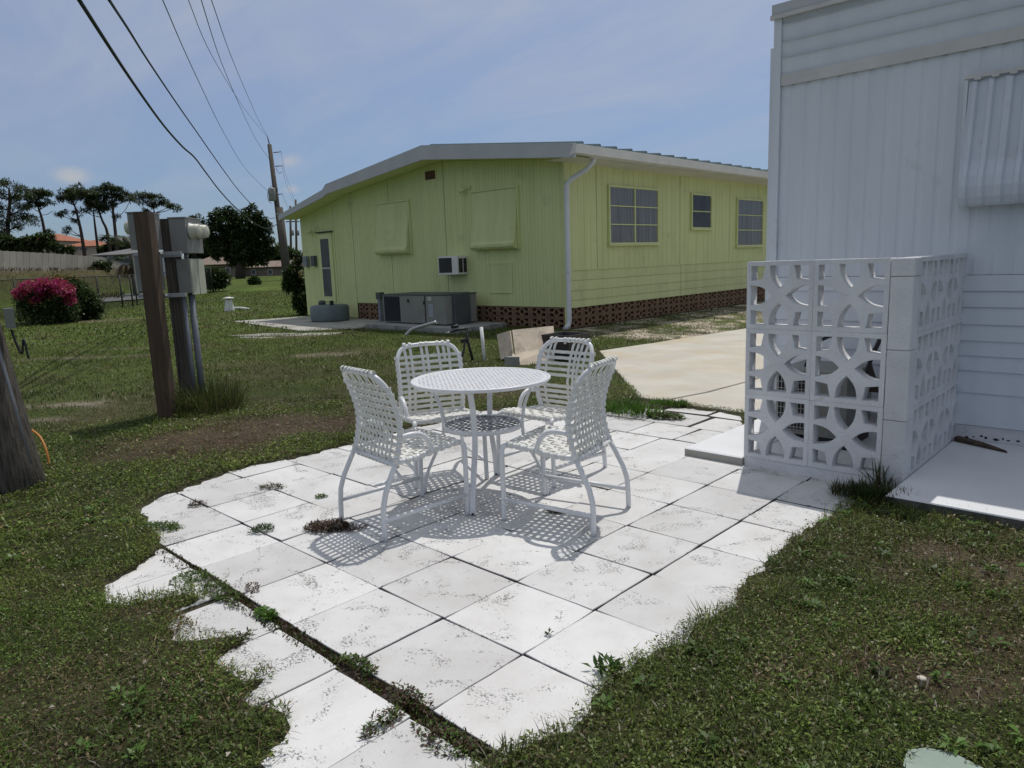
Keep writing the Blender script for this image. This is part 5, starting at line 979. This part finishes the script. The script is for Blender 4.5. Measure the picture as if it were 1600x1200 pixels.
def litter():
    n = 420; x, y = scatter(2.0, 5.5, 60, 50); sd = hard_sd(x, y); dr, sa = dryness(x, y); keep = (sd > 0) & (rng.random(len(x)) < .25+.9*dr); x, y = x[keep], y[keep]; n = len(x)
    col = np.array([.42, .38, .32])*(.5+.8*rng.random((n, 1))); tag(leaf_obj('shell_litter', leaves('shell_litter', np.stack([x, y, np.full(n, .035)], 1), .008+.018*rng.random(n), .006+.012*rng.random(n), rng.random(n)*6.28, np.radians(-10+40*rng.random(n)), col)), 'pale leaf and shell bits scattered in the lawn', kind='stuff')
    n = 2600; x = -7.8+3.2*rng.random(n); y = 8.6+9*rng.random(n); keep = (hard_sd(x, y) > .03) & (fbm(x, y, .5, 401) > .42); x, y = x[keep], y[keep]; n = len(x)
    col = np.array([.42, .37, .30])*(.45+.8*rng.random((n, 1))); tag(leaf_obj('shell_gravel', leaves('shell_gravel', np.stack([x, y, np.full(n, .02)], 1), .03+.05*rng.random(n), .03+.04*rng.random(n), rng.random(n)*6.28, np.radians(-10+40*rng.random(n)), col)), 'shell gravel strip along the yellow house', kind='stuff')
litter()
# ------------------------------------------------------------------ bushes and trees
def leaf_cloud(blobs, n, Lr, Wr, cols, shell=.55, flat=0.0):
    """blobs: (cx,cy,cz,rx,ry,rz); leaves spread through their outer volume"""
    B = np.array(blobs); vol = (B[:, 3]*B[:, 4]*B[:, 5])**(2/3); k = rng.choice(len(B), n, p=vol/vol.sum()); d = rng.normal(size=(n, 3)); d /= np.linalg.norm(d, axis=1)[:, None]
    r = (shell+(1-shell)*rng.random(n)**.7)*(1+.12*rng.normal(size=n)); P = B[k, :3]+d*r[:, None]*B[k, 3:]
    yaw = np.arctan2(d[:, 1], d[:, 0])+rng.normal(size=n)*.9; pit = np.arcsin(np.clip(d[:, 2], -1, 1))*.5+rng.normal(size=n)*.5-flat; ci = rng.integers(0, len(cols), n)
    col = np.array(cols)[ci]*(.7+.6*rng.random((n, 1))); return P, Lr[0]+(Lr[1]-Lr[0])*rng.random(n), Wr[0]+(Wr[1]-Wr[0])*rng.random(n), yaw, pit, col
def crown(name, parent, blobs, n, Lr, Wr, cols, shell=.55, m_=None, flat=0.0):
    off = np.array(wloc(parent)); P, l, w_, y, p, c = leaf_cloud(blobs, n, Lr, Wr, cols, shell, flat); return leaf_obj(name, leaves(name, P-off, l, w_, y, p, c, m_), parent)
def at(u, v, d): return np.array(dp(u, v, d))
def ground_at(u, d):   # point on the terrain at image column u and forward depth d
    p = at(u, 430, d); p[2] = float(terrain(p[0], p[1])); return p
DK = [(.042, .066, .022), (.055, .086, .027), (.070, .102, .034)]; MD = [(.045, .075, .02), (.06, .095, .028), (.035, .06, .018)]
PX = lambda d: d/F_PX       # metres per photo pixel at depth d
# pink bougainvillea and the green bush beside it
d = 23.5; g = ground_at(85, d); k = PX(d)
bg_ = thing('bougainvillea', 'bougainvillea bush covered with magenta flowers in front of the chain link fence', 'flowering bush', tuple(g))
bl = []
for (u, v, r) in ((70, 478, 30), (45, 470, 22), (100, 485, 24), (75, 495, 32), (50, 495, 24), (100, 500, 20), (88, 460, 20), (60, 455, 20)): p = at(u, v, d+random.uniform(-.4, .4)); bl.append((*p, r*k, r*k, r*k*.8))
crown('foliage', bg_, bl, 7500, (.06, .13), (.04, .07), DK, .45)
fl = []
for (u, v, r) in ((45, 448, 15), (62, 446, 14), (80, 452, 16), (100, 452, 15), (35, 460, 13), (30, 458, 10), (70, 460, 12), (107, 466, 10), (92, 445, 13), (112, 470, 8), (55, 470, 9)): p = at(u, v, d-.35+random.uniform(-.3, .2)); fl.append((*p, r*k, r*k, r*k*.7))
for q in range(16):
    a = q*2.4; p = at(74+46*math.cos(a)*(.7+.4*((q*5) % 7)/7), 466+26*math.sin(a)*(.8+.4*((q*3) % 5)/5), d-.2); bl.append((*p, 5*k, 5*k, 7*k)); 
    if math.sin(a) < .3: fl.append((*(p+np.array([0, 0, .1])), 6*k, 6*k, 6*k))
crown('sprigs', bg_, bl[-16:], 900, (.06, .13), (.03, .06), DK, .1)
crown('blossom', bg_, fl, 2500, (.05, .10), (.04, .08), [(.36, .022, .13), (.42, .03, .17), (.26, .02, .08), (.34, .07, .06)], .35, PETAL)
MB().tube([g, g+np.array([.1, 0, .6]), g+np.array([.3, .1, 1.0])], .04, 6).build('stem', BARK, bg_)
g2 = ground_at(135, 25); gb = thing('green_bush', 'dark green bush with orange tips right of the magenta bougainvillea', 'bush', tuple(g2)); k = PX(25); bl = []
for (u, v, r) in ((130, 470, 22), (145, 478, 16), (120, 455, 18), (138, 490, 18), (112, 445, 14)): bl.append((*at(u, v, 25+random.uniform(-.3, .3)), r*k, r*k, r*k*.85))
crown('foliage', gb, bl, 6000, (.07, .14), (.04, .07), DK+MD[:1], .45); crown('young_tips', gb, [(*at(112, 437, 25), 14*k, 8*k, 5*k), (*at(90, 434, 25), 10*k, 8*k, 4*k)], 350, (.06, .12), (.03, .05), [(.28, .10, .04), (.10, .11, .03)], .3); MB().tube([g2, g2+np.array([0, 0, 1])], .05, 6).build('stem', BARK, gb)
# flowering shrub at the corner of the yellow house
d = 23.3; g = ground_at(466, d); sh_ = thing('corner_shrub', 'leafy green shrub at the left corner of the yellow house', 'bush', tuple(g)); k = PX(d); bl = []
for (u, v, r) in ((462, 440, 14), (472, 455, 14), (455, 428, 12), (470, 472, 13), (463, 418, 10), (452, 445, 11), (476, 480, 12), (468, 403, 8), (480, 465, 9)): bl.append((*at(u, v, d+random.uniform(-.3, .3)), r*k, r*k*.9, r*k))
crown('foliage', sh_, bl, 6500, (.07, .14), (.04, .065), MD, .4); crown('blossom', sh_, [(*at(462, 405, d-.2), .06, .06, .05), (*at(470, 425, d-.3), .06, .06, .05), (*at(470, 432, d-.3), .05, .05, .04)], 60, (.05, .08), (.04, .06), [(.6, .6, .5), (.6, .5, .2)], .3, PETAL)
MB().tube([g, g+np.array([0, .05, .7]), g+np.array([-.1, .1, 1.4])], .035, 6).build('stem', BARK, sh_)
# big dense tree, its neighbours, hedge
def tree(name, label, u, vbase, d, blobs, n, leaf, cols, trunk_r, grp=None, cat='tree', limbs=6, gz=None):
    g = ground_at(u, d); k = PX(d); t = thing(name, label, cat, tuple(g), group=grp); bl = [(*at(a, b, d+random.uniform(-1, 1)*r*k*.6), r*k, r*k, r*k*.78) for (a, b, r) in blobs]
    crown('crown', t, bl, n, leaf, (leaf[0]*.5, leaf[1]*.6), cols, .5)
    top = np.mean([b[:3] for b in bl], 0); mb = MB(); mb.tube([g-np.array([0, 0, .3]), g+(top-g)*np.array([.3, .3, .45]), top], [trunk_r, trunk_r*.7, trunk_r*.25], 8)
    for b in bl[:limbs]: mb.tube([g+(top-g)*.45, (np.array(b[:3])+g+(top-g)*.5)/2, np.array(b[:3])], [trunk_r*.45, trunk_r*.3, trunk_r*.1], 6)
    mb.build('trunk', BARK, t); return t
ob = []
orr = random.Random(5)
for (u, v, r) in [(352, 352, 20), (385, 347, 21), (370, 372, 24), (405, 352, 14), (400, 375, 21), (345, 388, 17), (330, 378, 11), (380, 390, 22), (412, 390, 15), (365, 405, 12), (402, 406, 12), (340, 365, 16)]:
    ob.append((u, v, r*.8))
    for q in range(5): a = orr.random()*6.28; ob.append((u+r*.95*math.cos(a), v+r*.8*math.sin(a), r*orr.uniform(.22, .42)))
ob += [(333, 337, 6), (341, 330, 5), (356, 327, 6), (366, 333, 5), (328, 348, 5), (318, 345, 3), (394, 325, 6), (384, 330, 6), (405, 333, 5), (412, 345, 6), (420, 360, 5), (323, 360, 4), (424, 395, 9), (318, 372, 3)]
tree('oak_tree', 'large dense dark tree on the far lawn behind the utility pole', 375, 435, 72, ob, 14500, (.22, .46), DK+MD[:1], .55, limbs=24)
tree('backdrop_tree', 'dark tree standing left behind the big dense tree', 320, 430, 96, [(318, 392, 16), (335, 398, 18), (305, 388, 13), (320, 372, 13), (303, 405, 12), (345, 405, 14)], 5000, (.3, .6), DK, .3)
tree('backdrop_tree', 'dark tree crown behind the leaning utility pole', 445, 430, 100, [(440, 395, 16), (455, 400, 14), (430, 405, 15), (448, 415, 14), (465, 405, 10), (425, 418, 12)], 4500, (.3, .6), DK, .3)
def bush(name, label, u, d, blobs, n, leaf, cols, cat='bush'):
    g = ground_at(u, d); k = PX(d); t = thing(name, label, cat, tuple(g)); bl = [(*at(a, b, d+random.uniform(-.5, .5)*r*k), r*k, r*k, r*k*.85) for (a, b, r) in blobs]; crown('foliage', t, bl, n, leaf, (leaf[0]*.5, leaf[1]*.6), cols, .45)
    MB().tube([g-np.array([0, 0, .2]), np.array(bl[0][:3])], .06, 6).build('stem', BARK, t); return t
bush('round_hedge', 'wide dark round hedge on the far lawn right of the meters', 334, 44, [(320, 430, 15), (335, 432, 17), (348, 436, 12), (312, 435, 10), (328, 440, 13), (343, 440, 12)], 4800, (.12, .26), DK, 'hedge')
bush('small_shrub', 'small round shrub on the lawn below the dense tree', 397, 52, [(397, 437, 7), (394, 440, 6), (402, 440, 5)], 900, (.12, .22), MD)
bush('scrub_bush', 'brushy green scrub in front of the pale panel fence', 160, 62, [(155, 414, 8), (165, 418, 7), (148, 420, 6), (170, 410, 4)], 900, (.15, .3), MD)
# slash pines beyond the pale fence
def pine(label, path, clumps, d, r0, grp='tall pines beyond the pale fence', twigs=()):
    k = PX(d); g = at(path[0][0], path[0][1], d); g[2] = min(g[2], 1.5); t = thing('pine_tree', label, 'pine tree', tuple(g), group=grp); mb = MB(); pts = [g]+[at(u, v, d) for u, v in path[1:]]; n = len(pts)
    sp = spline(pts, 4); mb.tube(sp, [r0*(1-.7*i/(len(sp)-1)) for i in range(len(sp))], 7); bl = []
    for (u, v, r) in clumps:
        c = at(u, v, d+random.uniform(-1.6, 1.6)*r*k*.8); j = max(1, int(np.argmin([abs((p[2])-(c[2]-.8)) for p in sp]))); mb.tube([sp[j], (sp[j]+c)/2+np.array([0, 0, -.1]), c], [r0*.3, r0*.2, r0*.08], 5)
        for q in range(5): a = rng.normal(size=3)*r*k*.62; bl.append((*(c+a*np.array([1, 1, .5])), r*k*.58, r*k*.58, r*k*.36))
    for tw in twigs: mb.tube([at(u, v, d) for u, v in tw], r0*.16, 5)
    mb.build('trunk', BARK, t); crown('crown', t, bl, 340*len(clumps), (.22, .48), (.05, .12), [(.050, .076, .030), (.068, .098, .038), (.085, .110, .045)], .25); return t
pine('pine with a flat umbrella crown, second from the left of the open row', [(133, 402), (128, 370), (123, 345), (118, 325), (112, 312)], [(100, 302, 9), (112, 298, 10), (125, 299, 10), (95, 310, 7), (108, 309, 8), (122, 310, 9), (135, 303, 8), (100, 333, 6), (92, 335, 4), (108, 357, 4), (103, 362, 4), (120, 333, 5), (118, 345, 4)], 84, .22)
pine('pine with leaning forked trunk in the middle of the row', [(172, 392), (168, 365), (160, 345), (153, 325), (148, 310)], [(140, 303, 9), (150, 308, 10), (160, 316, 9), (145, 320, 8), (135, 318, 8), (155, 326, 8), (130, 330, 5), (148, 297, 8), (165, 326, 6), (165, 370, 6), (158, 372, 5)], 86, .20)
pine('slender pine trunk just left of the leaning forked pine', [(153, 394), (150, 365), (147, 340), (146, 325)], [(146, 318, 7), (140, 325, 5), (152, 322, 6), (143, 308, 7)], 88, .18)
pine('tall pine with a bare bent side limb', [(181, 388), (180, 360), (177, 335), (175, 310), (174, 298)], [(165, 296, 8), (175, 291, 9), (185, 296, 8), (168, 306, 8), (182, 306, 8), (196, 305, 7), (203, 305, 6), (190, 312, 6), (168, 322, 6), (176, 318, 6), (205, 310, 5), (184, 338, 4)], 85, .22, twigs=[[(180, 342), (188, 337), (196, 328), (202, 316)]])
pine('pine crown showing above the meter boxes', [(245, 400), (244, 370), (243, 345), (240, 325)], [(218, 307, 7), (232, 307, 8), (245, 309, 8), (255, 316, 7), (240, 320, 7), (268, 320, 6), (275, 324, 5), (225, 315, 5), (228, 330, 5), (212, 312, 4)], 87, .2, twigs=[[(228, 330), (222, 318)]])
pine('pine at the right end of the row behind the meters', [(304, 400), (304, 370), (303, 345)], [(305, 340, 6), (300, 345, 5), (308, 350, 5)], 95, .15)
pine('pine with open crown and leaning trunk near the left edge', [(75, 392), (70, 365), (65, 340), (60, 325), (56, 312)], [(50, 300, 9), (60, 303, 9), (70, 302, 7), (44, 310, 9), (58, 315, 7), (74, 300, 5), (78, 315, 5), (66, 318, 6), (48, 322, 7), (75, 363, 5)], 80, .2, twigs=[[(66, 336), (74, 335), (82, 330)]])
pine('dense dark pine filling the left edge', [(10, 400), (12, 360), (15, 320), (14, 295)], [(2, 285, 9), (15, 290, 9), (28, 297, 9), (5, 303, 10), (20, 307, 9), (38, 305, 9), (8, 320, 10), (25, 322, 10), (40, 322, 8), (5, 335, 10), (22, 338, 11), (40, 338, 10), (10, 350, 11), (30, 352, 10), (48, 345, 8), (-15, 320, 14), (-20, 345, 14), (5, 365, 10), (-10, 295, 10), (-30, 300, 14)], 78, .28)
bush('scrub_bank', 'dark scrub along the top of the pale panel fence at the left', 40, 74, [(10, 378, 12), (28, 382, 11), (45, 378, 10), (62, 376, 11), (75, 374, 9), (55, 388, 9), (80, 384, 8), (92, 388, 8), (110, 390, 6), (20, 392, 9), (-15, 378, 14), (-10, 390, 12), (40, 392, 9)], 5200, (.25, .5), DK, 'scrub')
bush('shade_bush', 'round dark bush between the pines and the grey roofed house', 180, 88, [(185, 378, 9), (175, 383, 8), (196, 380, 9), (170, 388, 6), (190, 388, 8), (160, 390, 6)], 2200, (.25, .5), DK)
# cabbage palm by the chain link fence
g = ground_at(209, 50); pm = thing('cabbage_palm', 'cabbage palm with ragged fronds left of the meter stand', 'palm tree', tuple(g)); k = PX(50); top = at(206, 398, 50)
MB().tube([g-np.array([0, 0, .2]), (g+top)/2, top], [.22, .17, .2], 8).build('trunk', BARK, pm)
for i in range(34):
    a = i*2.4; el = math.radians(-60+130*((i*7) % 34)/34); ln = 1.45+.5*random.random(); dirv = np.array([math.cos(a)*math.cos(el), math.sin(a)*math.cos(el), math.sin(el)]); hub = dirv*ln*.55; n = 26
    sp_ = np.linspace(-1.2, 1.2, n); side = np.cross(dirv, [0, 0, 1.0]); side /= np.linalg.norm(side)+1e-9; D_ = np.cos(sp_)[:, None]*dirv+np.sin(sp_)[:, None]*side
    me = leaves('frond', np.tile(hub, (n, 1)), np.full(n, ln*.75), np.full(n, .07), np.arctan2(D_[:, 1], D_[:, 0]), np.arcsin(np.clip(D_[:, 2], -1, 1))-.15, jitter((.045, .06, .025) if el > -.4 else (.13, .10, .055), n)); leaf_obj('frond', me, pm, tuple(top-g))
    
# ------------------------------------------------------------------ fences and far buildings
cf_pts = [ground_at(u, dd) for u, dd in ((-60, 25.5), (20, 27.5), (100, 30), (150, 31.8), (186, 33), (240, 37), (300, 41), (330, 43))]
cl = thing('chain_link_fence', 'dark chain link fence along the ditch behind the flowering bush', 'fence', tuple(cf_pts[0])); HF = 1.48
extra = [ground_at(202, 33.8), ground_at(209, 34.6), ground_at(222, 35.5)]
for p in cf_pts+extra: MB().tube([p-np.array([0, 0, .2]), p+np.array([0, 0, HF])], .035, 7).build('post', CHAINW, cl)
MB().tube([p+np.array([0, 0, HF]) for p in cf_pts], .022, 6).build('top_rail', CHAINW, cl)
mb = MB(); pitch = .10
for a, b in zip(cf_pts[:-1], cf_pts[1:]):
    Ls = np.linalg.norm((b-a)[:2]); n = int(Ls/pitch)
    for i in range(-14, n):
        for sg in (1, -1):
            t0, t1 = (i*pitch/Ls, (i*pitch+HF)/Ls); z0, z1 = (0, HF)
            c0, c1 = max(t0, 0), min(t1, 1)
            if c1 <= c0: continue
            za, zb_ = z0+(c0-t0)/(t1-t0)*HF, z0+(c1-t0)/(t1-t0)*HF
            if sg < 0: za, zb_ = HF-za, HF-zb_
            p = a+(b-a)*c0+np.array([0, 0, za]); q = a+(b-a)*c1+np.array([0, 0, zb_]); dv_ = (b-a)/np.linalg.norm(b-a)*.009*np.array([1, 1, 0]); mb.add([p-dv_, p+dv_, q+dv_, q-dv_], [(0, 1, 2, 3)])
o = mb.build('wire_mesh', CHAINW, cl); o['kind'] = 'stuff'
# paved strip beyond the fence
ps = [gp(u, v) for u, v in ((120, 478), (240, 468), (300, 461), (300, 450), (240, 455), (170, 466), (120, 474))]
for p in ps: p[2] = .10
single('ditch_path', MB().add(ps, [tuple(range(len(ps)))]), CONC_D2, 'grey paved strip beyond the chain link fence', None, loc=tuple(ps[0])); o = bpy.data.objects['ditch_path']; o['kind'] = 'structure'
# pale panel fence on top of the bank
pf = thing('panel_fence', 'pale beige panel fence on the bank in front of the pines', 'fence', tuple(ground_at(0, 50)))
knots = [(-90, 46, 391, 424), (0, 50, 392, 423), (60, 55, 395, 423.5), (120, 60, 399, 424), (160, 64, 402, 424.5), (178, 66.5, 407, 425), (187, 68, 411, 425.5)]
def pf_at(u): q = [float(np.interp(u, [x[0] for x in knots], [x[i] for x in knots])) for i in (1, 2, 3)]; return at(u, q[1], q[0]), at(u, q[2]+4, q[0])
us = [-90]
while us[-1] < 187: us.append(us[-1]+(10.4 if us[-1] < 30 else 10.4-2.9*min(1, (us[-1]-30)/140)))
for a, b in zip(us[:-1], us[1:]):
    t0, b0_ = pf_at(a+.25); t1, b1_ = pf_at(min(b, 187.5)-.35); b0_[2] = t0[2]-2.0; b1_[2] = t1[2]-2.0; b0_[2] = float(terrain(b0_[0], b0_[1]))-.2; b1_[2] = float(terrain(b1_[0], b1_[1]))-.2; nn = np.cross(t1-t0, [0, 0, 1.0]); nn /= np.linalg.norm(nn); nn *= .05
    MB().add([b0_, b1_, t1, t0, b0_+nn, b1_+nn, t1+nn, t0+nn], [(0, 1, 2, 3), (7, 6, 5, 4), (0, 4, 5, 1), (1, 5, 6, 2), (2, 6, 7, 3), (3, 7, 4, 0)]).build('fence_panel', FENCE_W, pf)
    pt, pb_ = pf_at(b); pb_[2] = pt[2]-2.0; e = np.array([.035, 0, 0]); MB().obox((pt+pb_)/2+np.array([0, 0, .03]), (t1-t0)/np.linalg.norm(t1-t0)*.035, nn*.55, (0, 0, (pt[2]-pb_[2])/2)).build('joint_post', TRIM_TAN, pf)
tag(leaf_obj('bank_grass', leaves('bank_grass', np.stack([(q := np.array([ground_at(u, dd) for u, dd in zip(rng.random(1600)*200-10, 44+22*rng.random(1600))]))[:, 0], q[:, 1], q[:, 2]], 1), .2+.3*rng.random(1600), .03+.05*rng.random(1600), rng.random(1600)*6.28, np.radians(40+45*rng.random(1600)), jitter((.10, .085, .04), 1600, .4))), 'dry brown grass on the bank', kind='stuff')
def house(name, label, cat, u0, u1, d, vr, ve_, vb, wall_m, roof_m, depth=9, wins=(), hip=3.0, ov=.5):
    a = at(u0, ve_, d); b = at(u1, ve_, d); zb_ = at((u0+u1)/2, vb, d)[2]; ze = (a[2]+b[2])/2; zr = at((u0+u1)/2, vr, d+depth/2)[2]; e = (b-a); e[2] = 0; Lw = np.linalg.norm(e); e /= Lw; f = np.array([-e[1], e[0], 0])
    if (a-CAM_P) @ f < 0: f = -f
    h = thing(name, label, cat, (a[0], a[1], zb_)); A = np.array([a[0], a[1], 0]); pt = lambda x, y, z: A+e*x+f*y+np.array([0, 0, z])
    MB().add([pt(0, 0, zb_-1), pt(Lw, 0, zb_-1), pt(Lw, depth, zb_-1), pt(0, depth, zb_-1), pt(0, 0, ze), pt(Lw, 0, ze), pt(Lw, depth, ze), pt(0, depth, ze)], [(0, 1, 5, 4), (1, 2, 6, 5), (2, 3, 7, 6), (3, 0, 4, 7), (4, 5, 6, 7)]).build('wall', wall_m, h)
    hp = min(hip, Lw/2-.1)
    MB().add([pt(-ov, -ov, ze-.02), pt(Lw+ov, -ov, ze-.02), pt(Lw+ov, depth+ov, ze-.02), pt(-ov, depth+ov, ze-.02), pt(hp, depth/2, zr), pt(Lw-hp, depth/2, zr)], [(0, 1, 5, 4), (1, 2, 5), (2, 3, 4, 5), (3, 0, 4), (3, 2, 1, 0)]).build('roof', roof_m, h)
    for (wu0, wu1, wv0, wv1) in wins:
        p, q = at(wu0, wv0, d), at(wu1, wv1, d); x0, x1 = (p-A) @ e, (q-A) @ e; wn = MB().add([pt(x0, -.08, q[2]), pt(x1, -.08, q[2]), pt(x1, -.08, p[2]), pt(x0, -.08, p[2]), pt(x0, .02, q[2]), pt(x1, .02, q[2]), pt(x1, .02, p[2]), pt(x0, .02, p[2])], [(0, 1, 2, 3), (0, 4, 5, 1), (2, 6, 7, 3)]).build('window', TRIM_TAN, h)
        m_ = .12*(x1-x0); MB().add([pt(x0+m_, -.1, q[2]+m_), pt(x1-m_, -.1, q[2]+m_), pt(x1-m_, -.1, p[2]-m_), pt(x0+m_, -.1, p[2]-m_)], [(0, 1, 2, 3)]).build('pane', METAL_D, wn)
    return h
house('terracotta_house', 'beige house with terracotta roof behind the pines, nearer the centre', 'house', 98, 148, 125, 376, 385, 410, WALL_BE, TILE_O, 10, [(119, 123, 387, 391), (124, 129, 387, 391), (132, 137, 387, 392)])
house('terracotta_house', 'long terracotta roofed building behind the leftmost pines', 'building', 18, 88, 135, 367, 377, 410, WALL_BE, TILE_O, 12, [(80, 84, 379, 383)])
house('terracotta_house', 'small orange roof showing right of the middle pines', 'house', 158, 172, 130, 377, 384, 408, WALL_BE, TILE_O, 8)
house('grey_roof_house', 'pale blue house with grey hip roof beside the palm', 'house', 148, 215, 76, 388.5, 397.5, 425, WALL_WH, ROOF_GR, 8, [(159, 168, 399, 406), (170, 180, 399, 406), (182, 189, 399, 407)], hip=3.5)
house('tan_house', 'low tan roofed house behind the hedge and the dense tree', 'house', 300, 372, 90, 398, 413, 433, WALL_TAN, ROOF_TAN, 10, [(352, 360, 418, 428)], hip=1.0)
house('dim_house', 'long low brown house in shade behind the tree trunks', 'house', 376, 450, 92, 408, 417, 433, WALL_TAN, ROOF_TAN, 10, [(392, 400, 421, 429), (418, 426, 421, 429)], hip=1.0)
# ------------------------------------------------------------------ utility poles and wires
DP = 60
up = thing('utility_pole', 'tall leaning wooden utility pole with grey transformer', 'utility pole', tuple(ground_at(448, DP)))
pb = ground_at(447, DP)-np.array([0, 0, .3]); ptop = at(421, 226, DP)
MB().tube([pb, (pb+ptop)/2, ptop], [.26, .22, .17], 10).build('pole', WOOD_GR, up); MB().tube([ptop, at(417.5, 212, DP)], .05, 6).build('pole_top_pin', METAL_D, up)
MB().lathe([(.26, 0), (.30, .05), (.30, .95), (.24, 1.05), (.05, 1.08)], at(426, 314, DP-.5), 14).build('transformer', BOX_G, up)
for (u0, v0, u1, v1) in ((427, 238.5, 439, 237), (430, 260, 441, 259), (432, 304, 441, 303)): MB().tube([at(u0, v0, DP), at(u1, v1, DP+.2)], .04, 6).build('insulator_arm', METAL_D, up)
for (u, v) in ((422, 296), (433, 293)): MB().tube([at(u, v, DP-.4), at(u, v+6, DP-.4)], .06, 6).build('bushing', METAL_D, up)
MB().tube(spline([at(424, 290, DP-.4), at(418.5, 300, DP-.4), at(419, 312, DP-.4), at(424, 318, DP-.4)], 4), .02, 5).build('drop_wire', CABLE, up)
MB().tube(spline([at(431, 262, DP), at(436, 271, DP), at(440.5, 268, DP)], 4), .018, 5).build('drop_wire', CABLE, up)
st = thing('stub_pole', 'shorter thick pole standing against the tall utility pole', 'utility pole', tuple(ground_at(450, DP-1.2))); sb_ = ground_at(450, DP-1.2)-np.array([0, 0, .3]); MB().tube([sb_, at(437, 324.5, DP-1.2)], [.30, .25], 12).build('pole', WOOD_GR, st)
MB().lathe([(.27, 0), (.27, .12)], at(437.2, 336, DP-1.2), 12).build('band', GALV, st)
for lab, u, vt, dd in (('thin distant utility pole with crossarm left of the roof edge', 453.5, 322, 105), ('second distant utility pole close to the roof edge', 462, 312, 112)):
    fp_ = thing('distant_pole', lab, 'utility pole', tuple(ground_at(u+2, dd))); gb_ = ground_at(u+2, dd); MB().tube([gb_, at(u, vt, dd)], [.2, .15], 7).build('pole', WOOD_GR, fp_); MB().tube([at(u-7, 346.5, dd), at(u+6, 346, dd)], .08, 5).build('crossarm', WOOD_GR, fp_); MB().lathe([(.2, 0), (.2, .8)], at(u+4, 368, dd), 8).build('transformer', BOX_G, fp_)
def wire(name, label, pts, r, ext=10):
    w0 = lambda d: d*(1+.35*max(0, (40-d)/40)) if r > .02 else d
    P = [np.array(dp(u, v, w0(d))) for u, v, d in pts]; e = P[0]-P[1]; e /= np.linalg.norm(e); P = [P[0]+e*ext]+P
    single(name, MB().tube(spline(P, 6), r, 6, smooth=True), CABLE, label, 'cable', 'overhead wires to the utility pole')
wire('service_cable', 'thick black cable sagging lowest on the left', [(100, -40, 5.9), (125, 2, 6.6), (205, 125, 10), (255, 195, 14.5), (285, 229, 18), (304, 246, 21), (322, 270, 24), (345, 300, 30), (370, 326, 37), (400, 350, 47), (416, 357, 52), (430, 352, 57), (441, 343, 58.6)],   .028)
wire('service_cable', 'second thick black cable above the lowest one', [(158, -24, 6.9), (172, 2, 7.6), (200, 45, 9.5), (232, 96, 12.5), (275, 160, 17.5), (310, 210, 23), (345, 260, 31), (375, 300, 41), (400, 326, 50), (420, 341, 55), (441, 337, 58.6)], .022)
wire('power_line', 'thin wire ending at the transformer', [(243, -22, 12), (255, 2, 13), (300, 105, 19), (350, 208, 31), (385, 265, 44), (425, 305, 59.5)], .010)
wire('power_line', 'thin wire crossing behind the others to the pole top', [(285, -22, 14), (295, 2, 15), (330, 85, 21), (375, 160, 34), (400, 193, 48), (418, 214, 59.8)], .0085)
wire('power_line', 'thin wire joining the pole below its top', [(306, -25, 14), (315, 2, 15), (345, 95, 23), (375, 166, 36), (400, 218, 50), (423, 252, 59.8)], .011)
wire('power_line', 'rightmost thin wire running to the pole top pin', [(322, -22, 15), (331, 2, 16), (360, 85, 25), (385, 145, 37), (405, 190, 52), (417.5, 212, 60)], .011)
def span(label, pts, r): single('power_line', MB().tube(spline([np.array(dp(u, v, d)) for u, v, d in pts], 5), r, 5), CABLE, label, 'cable', 'wires running on past the utility pole')
span('wire from the upper arm on to the distant pole', [(439, 237, 60.2), (447, 275, 78), (462, 316, 112)], .012); span('wire from the lower arm on to the distant pole', [(441, 259, 60.2), (448, 290, 78), (462, 322, 112)], .012); span('wire from the lowest arm on to the nearer distant pole', [(441, 303, 60.2), (447, 318, 80), (453, 330, 105)], .012)
